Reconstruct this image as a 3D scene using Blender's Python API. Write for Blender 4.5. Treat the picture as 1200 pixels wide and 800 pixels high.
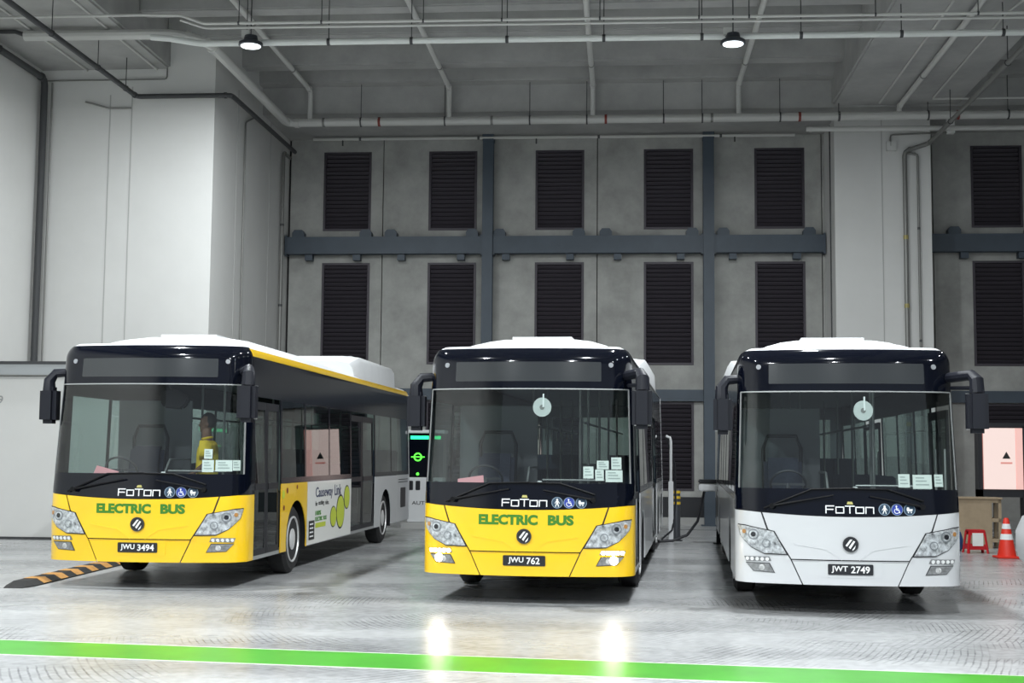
import bpy, bmesh, math, random
from math import sin, cos, pi, radians, sqrt, atan2, hypot
from mathutils import Vector, Matrix
random.seed(7)
for o in list(bpy.data.objects): bpy.data.objects.remove(o)
SC = bpy.context.scene
COL = SC.collection

# ------------------------------------------------------------------ camera
cam = bpy.data.cameras.new('camera')
camo = bpy.data.objects.new('camera', cam); COL.objects.link(camo); SC.camera = camo
cam.sensor_width = 36.0; cam.lens = 1560 / 1200 * 36.0
cam.clip_end = 200
camo.matrix_world = (Matrix.Translation((0, 0, 1.75)) @ Matrix.Rotation(radians(4.79), 4, 'Z')
                     @ Matrix.Rotation(radians(90 + 4.90), 4, 'X') @ Matrix.Rotation(radians(0.5), 4, 'Z'))
# ------------------------------------------------------------------ world and exposure
W = bpy.data.worlds.new('world'); SC.world = W; W.use_nodes = True
W.node_tree.nodes['Background'].inputs[0].default_value = (0.78, 0.88, 1.0, 1)
W.node_tree.nodes['Background'].inputs[1].default_value = 0.35
SC.view_settings.view_transform = 'Standard'
SC.view_settings.look = 'None'
SC.view_settings.exposure = 0.36
SC.view_settings.gamma = 1.0
LAMP_W = 720.0

# ------------------------------------------------------------------ materials
MATS = {}
def mat(name, col, rough=0.5, metal=0.0, coat=0.0, spec=0.5, emit=None, estr=0.0, noise=0.0, nscale=6.0, bump=0.0, bscale=40.0, ndetail=6.0):
    if name in MATS: return MATS[name]
    m = bpy.data.materials.new(name); m.use_nodes = True
    nt = m.node_tree; b = nt.nodes['Principled BSDF']
    b.inputs['Base Color'].default_value = (*col, 1)
    b.inputs['Roughness'].default_value = rough
    b.inputs['Metallic'].default_value = metal
    b.inputs['Specular IOR Level'].default_value = spec
    if coat:
        b.inputs['Coat Weight'].default_value = coat; b.inputs['Coat Roughness'].default_value = 0.05
    if emit:
        b.inputs['Emission Color'].default_value = (*emit, 1); b.inputs['Emission Strength'].default_value = estr
    if noise or bump:
        tc = nt.nodes.new('ShaderNodeTexCoord')
    if noise:
        n = nt.nodes.new('ShaderNodeTexNoise'); n.inputs['Scale'].default_value = nscale; n.inputs['Detail'].default_value = ndetail
        n.inputs['Roughness'].default_value = 0.65
        nt.links.new(tc.outputs['Object'], n.inputs['Vector'])
        r = nt.nodes.new('ShaderNodeValToRGB')
        r.color_ramp.elements[0].position = 0.3; r.color_ramp.elements[1].position = 0.7
        r.color_ramp.elements[0].color = (*[c * (1 - noise) for c in col], 1)
        r.color_ramp.elements[1].color = (*[min(1, c * (1 + noise)) for c in col], 1)
        nt.links.new(n.outputs['Fac'], r.inputs['Fac']); nt.links.new(r.outputs['Color'], b.inputs['Base Color'])
    if bump:
        n2 = nt.nodes.new('ShaderNodeTexNoise'); n2.inputs['Scale'].default_value = bscale
        nt.links.new(tc.outputs['Object'], n2.inputs['Vector'])
        bp = nt.nodes.new('ShaderNodeBump'); bp.inputs['Strength'].default_value = bump; bp.inputs['Distance'].default_value = 0.01
        nt.links.new(n2.outputs['Fac'], bp.inputs['Height']); nt.links.new(bp.outputs['Normal'], b.inputs['Normal'])
    MATS[name] = m; return m

def glass(name, tint, base=0.045, rough=0.0):
    if name in MATS: return MATS[name]
    m = bpy.data.materials.new(name); m.use_nodes = True; nt = m.node_tree
    for n in list(nt.nodes): nt.nodes.remove(n)
    out = nt.nodes.new('ShaderNodeOutputMaterial'); mx = nt.nodes.new('ShaderNodeMixShader')
    t = nt.nodes.new('ShaderNodeBsdfTransparent'); t.inputs[0].default_value = (*tint, 1)
    g = nt.nodes.new('ShaderNodeBsdfGlossy'); g.inputs['Color'].default_value = (1, 1, 1, 1); g.inputs['Roughness'].default_value = rough
    lw = nt.nodes.new('ShaderNodeLayerWeight'); lw.inputs['Blend'].default_value = 0.5
    p = nt.nodes.new('ShaderNodeMath'); p.operation = 'POWER'; p.inputs[1].default_value = 5.0
    a = nt.nodes.new('ShaderNodeMath'); a.operation = 'MULTIPLY_ADD'; a.inputs[1].default_value = 1 - base; a.inputs[2].default_value = base
    nt.links.new(lw.outputs['Facing'], p.inputs[0]); nt.links.new(p.outputs[0], a.inputs[0]); nt.links.new(a.outputs[0], mx.inputs['Fac'])
    nt.links.new(t.outputs[0], mx.inputs[1]); nt.links.new(g.outputs[0], mx.inputs[2]); nt.links.new(mx.outputs[0], out.inputs[0])
    MATS[name] = m; return m

YEL = mat('yellow paint', (0.93, 0.58, 0.008), 0.28, coat=0.6)
WHT = mat('white paint', (0.60, 0.61, 0.625), 0.28, coat=0.6)
BLK = mat('black glass mask', (0.0025, 0.0035, 0.008), 0.07, spec=0.4)
BLKP = mat('black plastic', (0.012, 0.013, 0.017), 0.45)
NAVY = mat('dark mirror housing', (0.005, 0.006, 0.012), 0.5, spec=0.35)
WIP = mat('wiper black', (0.003, 0.003, 0.004), 0.6, spec=0.2)
RUB = mat('tyre rubber', (0.014, 0.014, 0.015), 0.75, noise=0.3, nscale=20)
ROOFW = mat('roof white', (0.66, 0.67, 0.68), 0.45, noise=0.04, nscale=3)
RIM = mat('wheel rim silver', (0.74, 0.74, 0.74), 0.36, metal=0.35, noise=0.1, nscale=12)
CHROME = mat('lamp reflector chrome', (0.62, 0.63, 0.64), 0.28, metal=0.35, noise=0.8, nscale=17, bump=0.6, bscale=30)
BEZ = mat('lamp bezel grey', (0.24, 0.245, 0.25), 0.35, metal=0.3, noise=0.4, nscale=25)
LENS = glass('lamp lens', (0.92, 0.94, 0.96), 0.06)
WS = glass('windscreen glass', (0.80, 0.86, 0.85), 0.06)
SIDEG = glass('tinted side glass', (0.34, 0.44, 0.415), 0.045)
BAND = mat('side band black', (0.006, 0.007, 0.012), 0.14, spec=0.18)
DISP = mat('display glass', (0.036, 0.039, 0.042), 0.14)
INT = mat('interior grey', (0.20, 0.205, 0.22), 0.6)
INTD = mat('interior dark', (0.035, 0.037, 0.045), 0.6)
SEATM = mat('seat fabric', (0.06, 0.065, 0.10), 0.85, noise=0.2, nscale=40)
POLE = mat('grab pole', (0.35, 0.36, 0.36), 0.35, metal=0.3)
PAPER = mat('paper', (0.80, 0.83, 0.80), 0.8)
PINK = mat('pink paper', (0.85, 0.38, 0.42), 0.8)
GRN = mat('green lettering', (0.04, 0.20, 0.012), 0.5)
LETW = mat('white lettering', (0.85, 0.86, 0.86), 0.45)
LETB = mat('black lettering', (0.02, 0.02, 0.02), 0.5)
BLUE = mat('sign blue', (0.02, 0.045, 0.32), 0.4)
NAVYI = mat('sign navy', (0.02, 0.05, 0.09), 0.4)
LIT = mat('lit lamp', (1, 1, 1), 0.4, emit=(1.0, 0.93, 0.80), estr=36.0)
LIMEM = mat('lime print', (0.50, 0.58, 0.05), 0.5)
STEEL = mat('blue grey steel', (0.048, 0.066, 0.088), 0.5, noise=0.12, nscale=2)
LOUV = mat('louvre metal', (0.052, 0.045, 0.056), 0.5, metal=0.2)
PIPE = mat('pipe cream', (0.52, 0.52, 0.50), 0.5)
PIPED = mat('pipe dark', (0.045, 0.047, 0.05), 0.55)
PIPEG = mat('pipe galvanised', (0.21, 0.21, 0.20), 0.45, metal=0.3)
WALLW = mat('white wall paint', (0.62, 0.62, 0.605), 0.75, noise=0.035, nscale=0.6)
CONC_W = mat('wall concrete', (0.35, 0.352, 0.335), 0.85, noise=0.22, nscale=1.3, bump=0.15, ndetail=8)
CONC_C = mat('ceiling concrete', (0.36, 0.36, 0.35), 0.9, noise=0.16, nscale=0.9, bump=0.1, ndetail=8)
GREENLED = mat('green led', (0.0, 0.3, 0.1), 0.4, emit=(0.02, 0.9, 0.28), estr=2.0)

def floor_material():
    m = bpy.data.materials.new('polished concrete'); m.use_nodes = True; nt = m.node_tree; L = nt.links
    b = nt.nodes['Principled BSDF']; tc = nt.nodes.new('ShaderNodeTexCoord')
    def noise(scale, detail, vec=None, dist=0.0):
        n = nt.nodes.new('ShaderNodeTexNoise'); n.inputs['Scale'].default_value = scale; n.inputs['Detail'].default_value = detail
        n.inputs['Distortion'].default_value = dist
        L.new(vec if vec else tc.outputs['Object'], n.inputs['Vector']); return n
    mp = nt.nodes.new('ShaderNodeMapping'); mp.inputs['Scale'].default_value = (0.35, 1.3, 1); L.new(tc.outputs['Object'], mp.inputs['Vector'])
    n1 = noise(0.55, 8, mp.outputs[0], 0.4); n2 = noise(9.0, 6)
    r1 = nt.nodes.new('ShaderNodeValToRGB'); r1.color_ramp.elements[0].position = 0.3; r1.color_ramp.elements[1].position = 0.72
    r1.color_ramp.elements[0].color = (0.29, 0.295, 0.30, 1); r1.color_ramp.elements[1].color = (0.52, 0.525, 0.53, 1)
    L.new(n1.outputs['Fac'], r1.inputs['Fac'])
    r2 = nt.nodes.new('ShaderNodeValToRGB'); r2.color_ramp.elements[0].position = 0.35; r2.color_ramp.elements[1].position = 0.6
    r2.color_ramp.elements[0].color = (0.78, 0.78, 0.78, 1); r2.color_ramp.elements[1].color = (1, 1, 1, 1)
    L.new(n2.outputs['Fac'], r2.inputs['Fac'])
    mul = nt.nodes.new('ShaderNodeMixRGB'); mul.blend_type = 'MULTIPLY'; mul.inputs['Fac'].default_value = 1
    L.new(r1.outputs[0], mul.inputs[1]); L.new(r2.outputs[0], mul.inputs[2])
    prev = mul.outputs[0]
    # tyre scuffs: thin curved dark streaks, patchy
    for k, (sx, sy, sc, off) in enumerate([(1.0, 0.55, 5.5, 0.0), (0.75, 0.35, 7.5, 3.3)]):
        mp2 = nt.nodes.new('ShaderNodeMapping'); mp2.inputs['Location'].default_value = (1.2 + 4 * k, -9.0 - 3 * k, 0); mp2.inputs['Scale'].default_value = (sx, sy, 1)
        L.new(tc.outputs['Object'], mp2.inputs['Vector'])
        w = nt.nodes.new('ShaderNodeTexWave'); w.wave_type = 'RINGS'; w.rings_direction = 'Z'; w.inputs['Scale'].default_value = sc
        w.inputs['Distortion'].default_value = 1.3; w.inputs['Detail'].default_value = 1.5; w.inputs['Detail Scale'].default_value = 0.7
        L.new(mp2.outputs[0], w.inputs['Vector'])
        rw = nt.nodes.new('ShaderNodeValToRGB'); rw.color_ramp.elements[0].position = 0.02; rw.color_ramp.elements[1].position = 0.22
        rw.color_ramp.elements[0].color = (1, 1, 1, 1); rw.color_ramp.elements[1].color = (0, 0, 0, 1)
        L.new(w.outputs['Fac'], rw.inputs['Fac'])
        nm = noise(0.7 + 0.23 * k, 2); nm2 = noise(14, 4)
        rm = nt.nodes.new('ShaderNodeValToRGB'); rm.color_ramp.elements[0].position = 0.50 + 0.02 * k; rm.color_ramp.elements[1].position = 0.60
        L.new(nm.outputs['Fac'], rm.inputs['Fac'])
        a = nt.nodes.new('ShaderNodeMath'); a.operation = 'MULTIPLY'; L.new(rw.outputs[0], a.inputs[0]); L.new(rm.outputs[0], a.inputs[1])
        a2 = nt.nodes.new('ShaderNodeMath'); a2.operation = 'MULTIPLY'; L.new(a.outputs[0], a2.inputs[0]); L.new(nm2.outputs['Fac'], a2.inputs[1])
        mx = nt.nodes.new('ShaderNodeMixRGB'); L.new(a2.outputs[0], mx.inputs['Fac']); L.new(prev, mx.inputs[1]); mx.inputs[2].default_value = (0.06, 0.06, 0.065, 1)
        prev = mx.outputs[0]
    L.new(prev, b.inputs['Base Color'])
    rr = nt.nodes.new('ShaderNodeMapRange'); rr.inputs['To Min'].default_value = 0.18; rr.inputs['To Max'].default_value = 0.36
    L.new(n1.outputs['Fac'], rr.inputs['Value']); L.new(rr.outputs[0], b.inputs['Roughness'])
    bp = nt.nodes.new('ShaderNodeBump'); bp.inputs['Strength'].default_value = 0.06; bp.inputs['Distance'].default_value = 0.01
    L.new(n2.outputs['Fac'], bp.inputs['Height']); L.new(bp.outputs[0], b.inputs['Normal'])
    return m
FLOORM = floor_material()

# ------------------------------------------------------------------ helpers
def finish(me, smooth=True, ang=35):
    if smooth:
        me.shade_smooth(); me.set_sharp_from_angle(angle=radians(ang))
    return me

class MB:
    """collects shapes into one mesh"""
    def __init__(s): s.v = []; s.f = []
    def add(s, vs, fs):
        n = len(s.v); s.v += [tuple(v) for v in vs]; s.f += [tuple(i + n for i in f) for f in fs]; return s
    def box(s, a, b):
        (x0, y0, z0), (x1, y1, z1) = a, b
        return s.add([(x0,y0,z0),(x1,y0,z0),(x1,y1,z0),(x0,y1,z0),(x0,y0,z1),(x1,y0,z1),(x1,y1,z1),(x0,y1,z1)],
                     [(0,3,2,1),(4,5,6,7),(0,1,5,4),(1,2,6,5),(2,3,7,6),(3,0,4,7)])
    def cbox(s, c, d): return s.box([c[i]-d[i]/2 for i in range(3)], [c[i]+d[i]/2 for i in range(3)])
    def rbox(s, c, d, rot):      # box turned by a matrix
        m = MB().cbox((0,0,0), d); return s.add([Vector(c) + rot @ Vector(v) for v in m.v], m.f)
    def bar(s, p, q, w, h, up=(0,0,1)):
        p, q = Vector(p), Vector(q); d = (q-p).normalized(); u = Vector(up)
        if abs(d.dot(u)) > 0.99: u = Vector((1,0,0))
        r = d.cross(u).normalized()*w/2; t = r.cross(d).normalized()*h/2
        vs = [p-r-t,p+r-t,p+r+t,p-r+t,q-r-t,q+r-t,q+r+t,q-r+t]
        return s.add(vs, [(0,1,2,3),(7,6,5,4),(0,4,5,1),(1,5,6,2),(2,6,7,3),(3,7,4,0)])
    def tube(s, pts, r, n=10, closed=False):
        pts = [Vector(p) for p in pts]; rings = []; prev = None
        for i, p in enumerate(pts):
            a = pts[i-1] if (i or closed) else p; b = pts[(i+1) % len(pts)] if (i < len(pts)-1 or closed) else p
            d = (b-a).normalized()
            if prev is None: prev = d.orthogonal().normalized()
            u = (prev - d*prev.dot(d)).normalized(); prev = u; w = d.cross(u)
            rr = r[i] if isinstance(r, (list, tuple)) else r
            rings.append([p + (u*cos(2*pi*k/n) + w*sin(2*pi*k/n))*rr for k in range(n)])
        vs = [v for g in rings for v in g]; fs = []; m = len(rings)
        for i in range(m if closed else m-1):
            for k in range(n):
                j = (i+1) % m; fs.append((i*n+k, i*n+(k+1)%n, j*n+(k+1)%n, j*n+k))
        if not closed: fs += [tuple(range(n))[::-1], tuple((m-1)*n+k for k in range(n))]
        return s.add(vs, fs)
    def lathe(s, prof, o, axis='Z', n=24):
        # prof: (radius, height) along axis
        vs = []; fs = []; o = Vector(o)
        A = {'Z': (Vector((1,0,0)),Vector((0,1,0)),Vector((0,0,1))), 'X': (Vector((0,1,0)),Vector((0,0,1)),Vector((1,0,0))), 'Y': (Vector((0,0,1)),Vector((1,0,0)),Vector((0,1,0)))}[axis]
        for r, h in prof:
            for k in range(n):
                vs.append(o + (A[0]*cos(2*pi*k/n) + A[1]*sin(2*pi*k/n))*r + A[2]*h)
        for i in range(len(prof)-1):
            for k in range(n): fs.append((i*n+k, i*n+(k+1)%n, (i+1)*n+(k+1)%n, (i+1)*n+k))
        fs += [tuple(range(n))[::-1], tuple((len(prof)-1)*n+k for k in range(n))]
        return s.add(vs, fs)
    def prism(s, poly, y0, y1, axes=(0,2,1)):
        n = len(poly); vs = []
        for y in (y0, y1):
            for a, b in poly:
                v = [0,0,0]; v[axes[0]] = a; v[axes[1]] = b; v[axes[2]] = y; vs.append(v)
        return s.add(vs, [tuple(range(n)), tuple(range(2*n-1, n-1, -1))] + [(i, (i+1)%n, (i+1)%n+n, i+n) for i in range(n)])
    def mesh(s, name, m, smooth=True, ang=35, fix=True, bevel=0):
        me = bpy.data.meshes.new(name); me.from_pydata(s.v, [], s.f)
        if fix or bevel:
            bm = bmesh.new(); bm.from_mesh(me)
            bmesh.ops.recalc_face_normals(bm, faces=bm.faces)
            if bevel:
                es = [e for e in bm.edges if len(e.link_faces) == 2 and e.calc_face_angle(0) > 0.6]
                bmesh.ops.bevel(bm, geom=es, offset=bevel, segments=2, affect='EDGES', clamp_overlap=True)
            bm.to_mesh(me); bm.free()
        me.materials.append(m); finish(me, smooth, ang); return me
    def build(s, name, m, parent=None, **k):
        o = bpy.data.objects.new(name, s.mesh(name, m, **k)); COL.objects.link(o)
        if parent: o.parent = parent
        return o

def tag(o, label=None, cat=None, group=None, kind=None):
    if label: o['label'] = label
    if cat: o['category'] = cat
    if group: o['group'] = group
    if kind: o['kind'] = kind
    return o
def empty(name, loc=(0,0,0), rz=0.0, sc=1.0, **k):
    o = bpy.data.objects.new(name, None); COL.objects.link(o)
    o.location = loc; o.rotation_euler = (0,0,rz); o.scale = (sc,sc,sc); o.empty_display_size = 0.2
    return tag(o, **k)
def link(name, me, parent=None, loc=None, rot=None):
    o = bpy.data.objects.new(name, me); COL.objects.link(o)
    if parent: o.parent = parent
    if loc: o.location = loc
    if rot: o.rotation_euler = rot
    return o

def text2d(string, w=None, h=None, bold=0.0, cx=0.0, cz=0.0, shear=0.0, spacing=1.0):
    """flat letters as (verts, faces), fitted to a width / height and centred"""
    cu = bpy.data.curves.new('t', 'FONT'); cu.body = string; cu.size = 1; cu.offset = bold; cu.shear = shear; cu.space_character = spacing; cu.resolution_u = 3
    ob = bpy.data.objects.new('t', cu); COL.objects.link(ob); bpy.context.view_layer.update()
    me = ob.to_mesh(); vs = [(v.co.x, v.co.y) for v in me.vertices]; fs = [tuple(p.vertices) for p in me.polygons]
    ob.to_mesh_clear(); bpy.data.objects.remove(ob); bpy.data.curves.remove(cu)
    x0 = min(v[0] for v in vs); x1 = max(v[0] for v in vs); y0 = min(v[1] for v in vs); y1 = max(v[1] for v in vs)
    sx = (w / (x1-x0)) if w else None; sy = (h / (y1-y0)) if h else None
    sx = sx or sy; sy = sy or sx
    return [((v[0]-(x0+x1)/2)*sx + cx, (v[1]-(y0+y1)/2)*sy + cz) for v in vs], fs
def circ(cx, cz, r, n=20, rz=None, a0=0, a1=2*pi):
    rz = rz or r
    return [(cx + r*cos(a0+(a1-a0)*k/n), cz + rz*sin(a0+(a1-a0)*k/n)) for k in range(n)]
def stroke(pts, w):
    """polygons (quads) along a 2d polyline"""
    out = []
    for (a, b) in zip(pts, pts[1:]):
        dx, dz = b[0]-a[0], b[1]-a[1]; l = hypot(dx, dz) or 1; nx, nz = -dz/l*w/2, dx/l*w/2
        ex, ez = dx/l*w/2, dz/l*w/2
        out.append([(a[0]-ex-nx,a[1]-ez-nz),(b[0]+ex-nx,b[1]+ez-nz),(b[0]+ex+nx,b[1]+ez+nz),(a[0]-ex+nx,a[1]-ez+nz)])
    return out

def patch(name, mapf, m, parent=None, polys=None, mesh2d=None, off=0.0, th=0.006, du=0.08, dz=0.15, smooth=True, ang=30):
    """2d outline laid on a curved surface: mapf(u, z, offset) -> xyz"""
    bm = bmesh.new()
    if polys:
        for p in polys:
            vs = [bm.verts.new((a, 0, b)) for a, b in p]
            try: bm.faces.new(vs)
            except ValueError: pass
    if mesh2d:
        vs = [bm.verts.new((a, 0, b)) for a, b in mesh2d[0]]
        for f in mesh2d[1]:
            try: bm.faces.new([vs[i] for i in f])
            except ValueError: pass
    bm.normal_update()
    bmesh.ops.triangulate(bm, faces=[f for f in bm.faces if len(f.verts) > 4])
    us = [v.co.x for v in bm.verts]; zs = [v.co.z for v in bm.verts]
    for lo, hi, d, ax in ((min(us), max(us), du, 0), (min(zs), max(zs), dz, 2)):
        if not d: continue
        k = math.floor(lo/d) + 1
        while k*d < hi - 1e-6:
            co = [0,0,0]; co[ax] = k*d; no = [0,0,0]; no[ax] = 1
            bmesh.ops.bisect_plane(bm, geom=bm.verts[:]+bm.edges[:]+bm.faces[:], dist=1e-6, plane_co=co, plane_no=no); k += 1
    bm.normal_update()
    for f in bm.faces:
        if f.normal.y > 0: f.normal_flip()
    bm.verts.index_update()
    top = [mapf(v.co.x, v.co.z, off) for v in bm.verts]; fs = [[v.index for v in f.verts] for f in bm.faces]
    V = list(top); F = list(fs)
    if th:
        n = len(top); V += [mapf(v.co.x, v.co.z, off-th) for v in bm.verts]
        F += [[i+n for i in f][::-1] for f in fs]
        for e in bm.edges:
            if len(e.link_faces) == 1:
                l = e.link_loops[0]; a, b = l.vert.index, l.link_loop_next.vert.index
                F.append([b, a, a+n, b+n])
    bm.free()
    me = bpy.data.meshes.new(name); me.from_pydata(V, [], F)
    if th:
        b2 = bmesh.new(); b2.from_mesh(me); bmesh.ops.recalc_face_normals(b2, faces=b2.faces); b2.to_mesh(me); b2.free()
    me.materials.append(m); finish(me, smooth, ang)
    return link(name, me, parent)

# ------------------------------------------------------------------ setting
def struct(name, mb, m, label=None, **k):
    o = mb.build(name, m, **k); o['kind'] = 'structure'
    if label: o['label'] = label
    return o
floor = struct('floor', MB().box((-16, -14, -0.2), (24, 36, 0)), FLOORM, 'smooth grey concrete floor of the depot')
gp = mat('green floor paint', (0.060, 0.33, 0.022), 0.30, noise=0.18, nscale=1.6)
gs = empty('painted_line', (-0.95, 11.30, 0), radians(-5.2), label='broad bright green line painted across the concrete floor', cat='floor line')
MB().box((-12, -0.41, 0.0005), (18, 0.41, 0.003)).build('green_stripe', gp, gs)
edgew = mat('paint edge', (0.62, 0.68, 0.58), 0.4)
for sy in (-1, 1): MB().box((-12, sy*0.41-0.012, 0.0004), (18, sy*0.41+0.012, 0.0034)).build('pale_edge', edgew, gs)
jm = mat('joint dark', (0.20, 0.20, 0.205), 0.7)
for p, q in (((-9.6, 12.6), (-1.2, 19.5)), ((-12, 16.2), (-1.4, 17.6)), ((4.2, 21), (16, 17.2))):
    MB().bar((*p, 0.0002), (*q, 0.0002), 0.02, 0.002).build('joint', jm, floor)

# ceiling: deck, ribs, soffit beams
CE = struct('ceiling', MB().box((-16, -14, 11.5), (24, 36, 11.8)), CONC_C, 'grey concrete deck above the depot')
for Y in [31.9, 30.4, 28.15, 26.4, 24.3, 22.2, 20.1, 18.0, 15.9, 13.8, 11.7, 9.6, 7.5, 5.4, 3.3, 1.2]:
    MB().box((-10.1, Y, 10.93), (5.1, Y+0.45, 11.55)).build('rib', CONC_C, CE, bevel=0.03)
    MB().box((8.1, Y, 10.93), (24, Y+0.45, 11.55)).build('rib', CONC_C, CE, bevel=0.03)
struct('trim_1', MB().box((-9.06, 32.3, 10.25), (24, 35.2, 11.55)), CONC_C, 'deep concrete cross beam above the louvred wall')
struct('trim_2', MB().box((5.05, -14, 10.3), (8.1, 32.35, 11.55)), CONC_C, 'wide concrete soffit beam running towards the white pillar', bevel=0.05)
struct('trim_3', MB().box((-13.1, -14, 10.3), (-10.1, 28.5, 11.55)), CONC_C, 'wide concrete soffit beam along the white side wall', bevel=0.05)

# left white walls
struct('wall_left', MB().box((-13.5, -14, 0), (-13.05, 28.6, 11.5)), WALLW, 'white painted side wall')
wb = struct('wall_stair_block', MB().box((-13.5, 28.4, 0), (-9.06, 36, 11.5)), WALLW, 'white block projecting from the louvred wall')
grv = mat('groove grey', (0.42, 0.42, 0.41), 0.8)
for x, z0, z1 in ((-11.45, 0, 9.72), (-10.95, 0, 9.9)):
    MB().box((x-0.012, 28.392, z0), (x+0.012, 28.41, z1)).build('groove', grv, wb)
for y in (30.2, 33.1): MB().box((-9.07, y-0.012, 0), (-9.052, y+0.012, 10.3)).build('groove', grv, wb)
wp = struct('wall_partition', MB().box((-13.1, 25.95, 0), (-9.2, 26.15, 3.25)), WALLW, 'low white partition panel on the floor by the bus')
MB().box((-13.1, 25.93, 0), (-9.2, 25.955, 0.05)).build('skirting', PIPED, wp)
hd = MB().box((-13.1, 25.85, 3.27), (-9.1, 26.2, 3.50)).build('steel_header', mat('header grey', (0.34, 0.36, 0.37), 0.5))
tag(hd, 'grey steel header beam on top of the white partition', 'beam')
MB().box((-13.1, 25.84, 3.50), (-9.1, 26.2, 3.56)).build('ledge', PIPED, hd)
MB().box((-13.1, 25.845, 3.27), (-9.1, 25.86, 3.29)).build('lip', PIPEG, hd)
# sign digit at the far edge of the partition
patch('digit', lambda u, z, o: (u, 25.95-o, z), mat('grey letter', (0.3, 0.3, 0.3), 0.6), wp, mesh2d=text2d('9', h=0.16, cx=-12.53, cz=2.79, bold=0.02), off=0.004, th=0.003, du=0, dz=0)

# back wall: precast panels with louvre openings
BW = struct('wall_back', MB().box((-9.06, 35.12, 0), (24, 35.4, 10.3)), mat('wall backing', (0.02, 0.02, 0.022), 0.9), 'grey concrete rear wall made of precast panels')
JX = [-9.0, -6.45, -3.58, -0.69, 2.22, 5.18, 8.02, 10.9, 13.8, 16.7, 19.6, 22.5]
LX = [-7.43, -4.56, -1.69, 1.19, 4.09, None, 9.65, 12.5, 15.4, 18.3, 21.2]
ROWS = [(0.0, 3.35, 0.88, 3.18, 'lowest row'), (3.37, 7.29, 4.15, 6.87, 'middle row'), (7.31, 10.25, 7.74, 9.89, 'top row')]
WHERE = ['beside the white stair block', 'left of the first steel column', 'right of the first steel column', 'left of the second steel column',
         'right of the second steel column', None, 'beyond the white pillar', None, None, None, None]
slat_mesh = MB().rbox((0,0,0), (1.2, 0.014, 0.105), Matrix.Rotation(radians(38), 3, 'X')).mesh('slat', LOUV, smooth=False)
for i in range(11):
    for (z0, z1, a, b, row) in ROWS:
        x0, x1 = JX[i]+0.012, JX[i+1]-0.012
        mb = MB(); c = LX[i]
        if c is None or i > 8: mb.box((x0, 35.0, z0), (x1, 35.14, z1))
        else:
            l, r = c-0.64, c+0.64
            mb.box((x0,35.0,z0),(l,35.14,z1)).box((r,35.0,z0),(x1,35.14,z1)).box((l,35.0,z0),(r,35.14,a)).box((l,35.0,b),(r,35.14,z1))
        mb.build('concrete_panel', CONC_W, BW, smooth=False)
        if c is None or i > 8: continue
        where = WHERE[i] or ('in the %s panel beyond the white pillar' % {7: 'second', 8: 'third'}[i])
        lv = empty('louvre_vent', (c, 35.0, a), label='dark slatted louvre vent, %s, %s' % (row, where), cat='vent', group='louvre vents in the rear wall')
        h = b-a
        MB().box((-0.65,-0.02,0),(-0.59,0.10,h)).box((0.59,-0.02,0),(0.65,0.10,h)).box((-0.59,-0.02,0),(0.59,0.10,0.06)).box((-0.59,-0.02,h-0.06),(0.59,0.10,h)).build('frame', LOUV, lv, smooth=False)
        n = int((h-0.12)/0.11)
        for k in range(n): link('slat', slat_mesh, lv, (0, 0.05, 0.06 + (k+0.5)*(h-0.12)/n))

# steel columns and girts
for x, w in ((-3.58, 'first steel column, next to the white stair block'), (2.22, 'second steel column, nearer the white pillar'), (10.9, 'steel column beyond the white pillar')):
    c = empty('steel_column', (x, 34.72, 0), label='blue grey upright, ' + w, cat='column', group='steel columns of the rear wall')
    MB().box((-0.14,-0.14,0),(0.14,-0.11,10.1)).box((-0.14,0.11,0),(0.14,0.14,10.1)).box((-0.10,-0.11,0),(0.10,0.11,10.1)).build('shaft', STEEL, c, smooth=False)
    MB().box((-0.22,-0.2,0),(0.22,0.2,0.03)).build('base_plate', STEEL, c)
    MB().box((-0.15,-0.15,10.08),(0.15,0.2,10.25)).build('cap_plate', STEEL, c)
top_b = [-8.69,-6.86,-6.18,-4.0,-3.27,-1.17,-0.46,1.8,2.6,4.82,8.5,10.45,11.3]
bot_b = [-8.4,-7.1,-5.9,-4.3,-3.1,-1.4,-0.15,1.5,2.85,4.5,8.75,10.2,11.6]
for x0, x1, lab in ((-9.03,-3.72,'long blue grey girt between the white stair block and the first steel column'), (-3.44,2.08,'blue grey girt between the two steel columns behind the middle bus'),
                    (2.36,5.22,'short blue grey girt between the second steel column and the white pillar'), (7.61,10.76,'blue grey girt beyond the white pillar'), (11.04,20,'long blue grey girt far beyond the white pillar')):
    g = empty('steel_girt', ((x0+x1)/2, 34.76, 7.07), label=lab, cat='beam', group='steel girts across the rear wall')
    h = (x1-x0)/2
    MB().box((-h,-0.10,0),(h,-0.075,0.46)).box((-h,-0.075,0.19),(h,0.12,0.27)).box((-h,0.10,0),(h,0.13,0.46)).build('beam', STEEL, g, smooth=False)
    for e in (-h, h-0.05): MB().box((e,-0.11,-0.04),(e+0.05,0.15,0.5)).build('end_plate', STEEL, g, smooth=False)
    for bx in top_b:
        if x0 < bx < x1: MB().prism([(-0.16,0.46),(0.16,0.46),(0.16,0.58),(0.10,0.66),(-0.10,0.66),(-0.16,0.58)], -0.05, 0.2).build('bracket', STEEL, g, smooth=False).location.x = bx-(x0+x1)/2
    for bx in bot_b:
        if x0 < bx < x1: MB().box((-0.1,-0.02,-0.16),(0.1,0.2,0.0)).build('bracket', STEEL, g, smooth=False).location.x = bx-(x0+x1)/2
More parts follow.
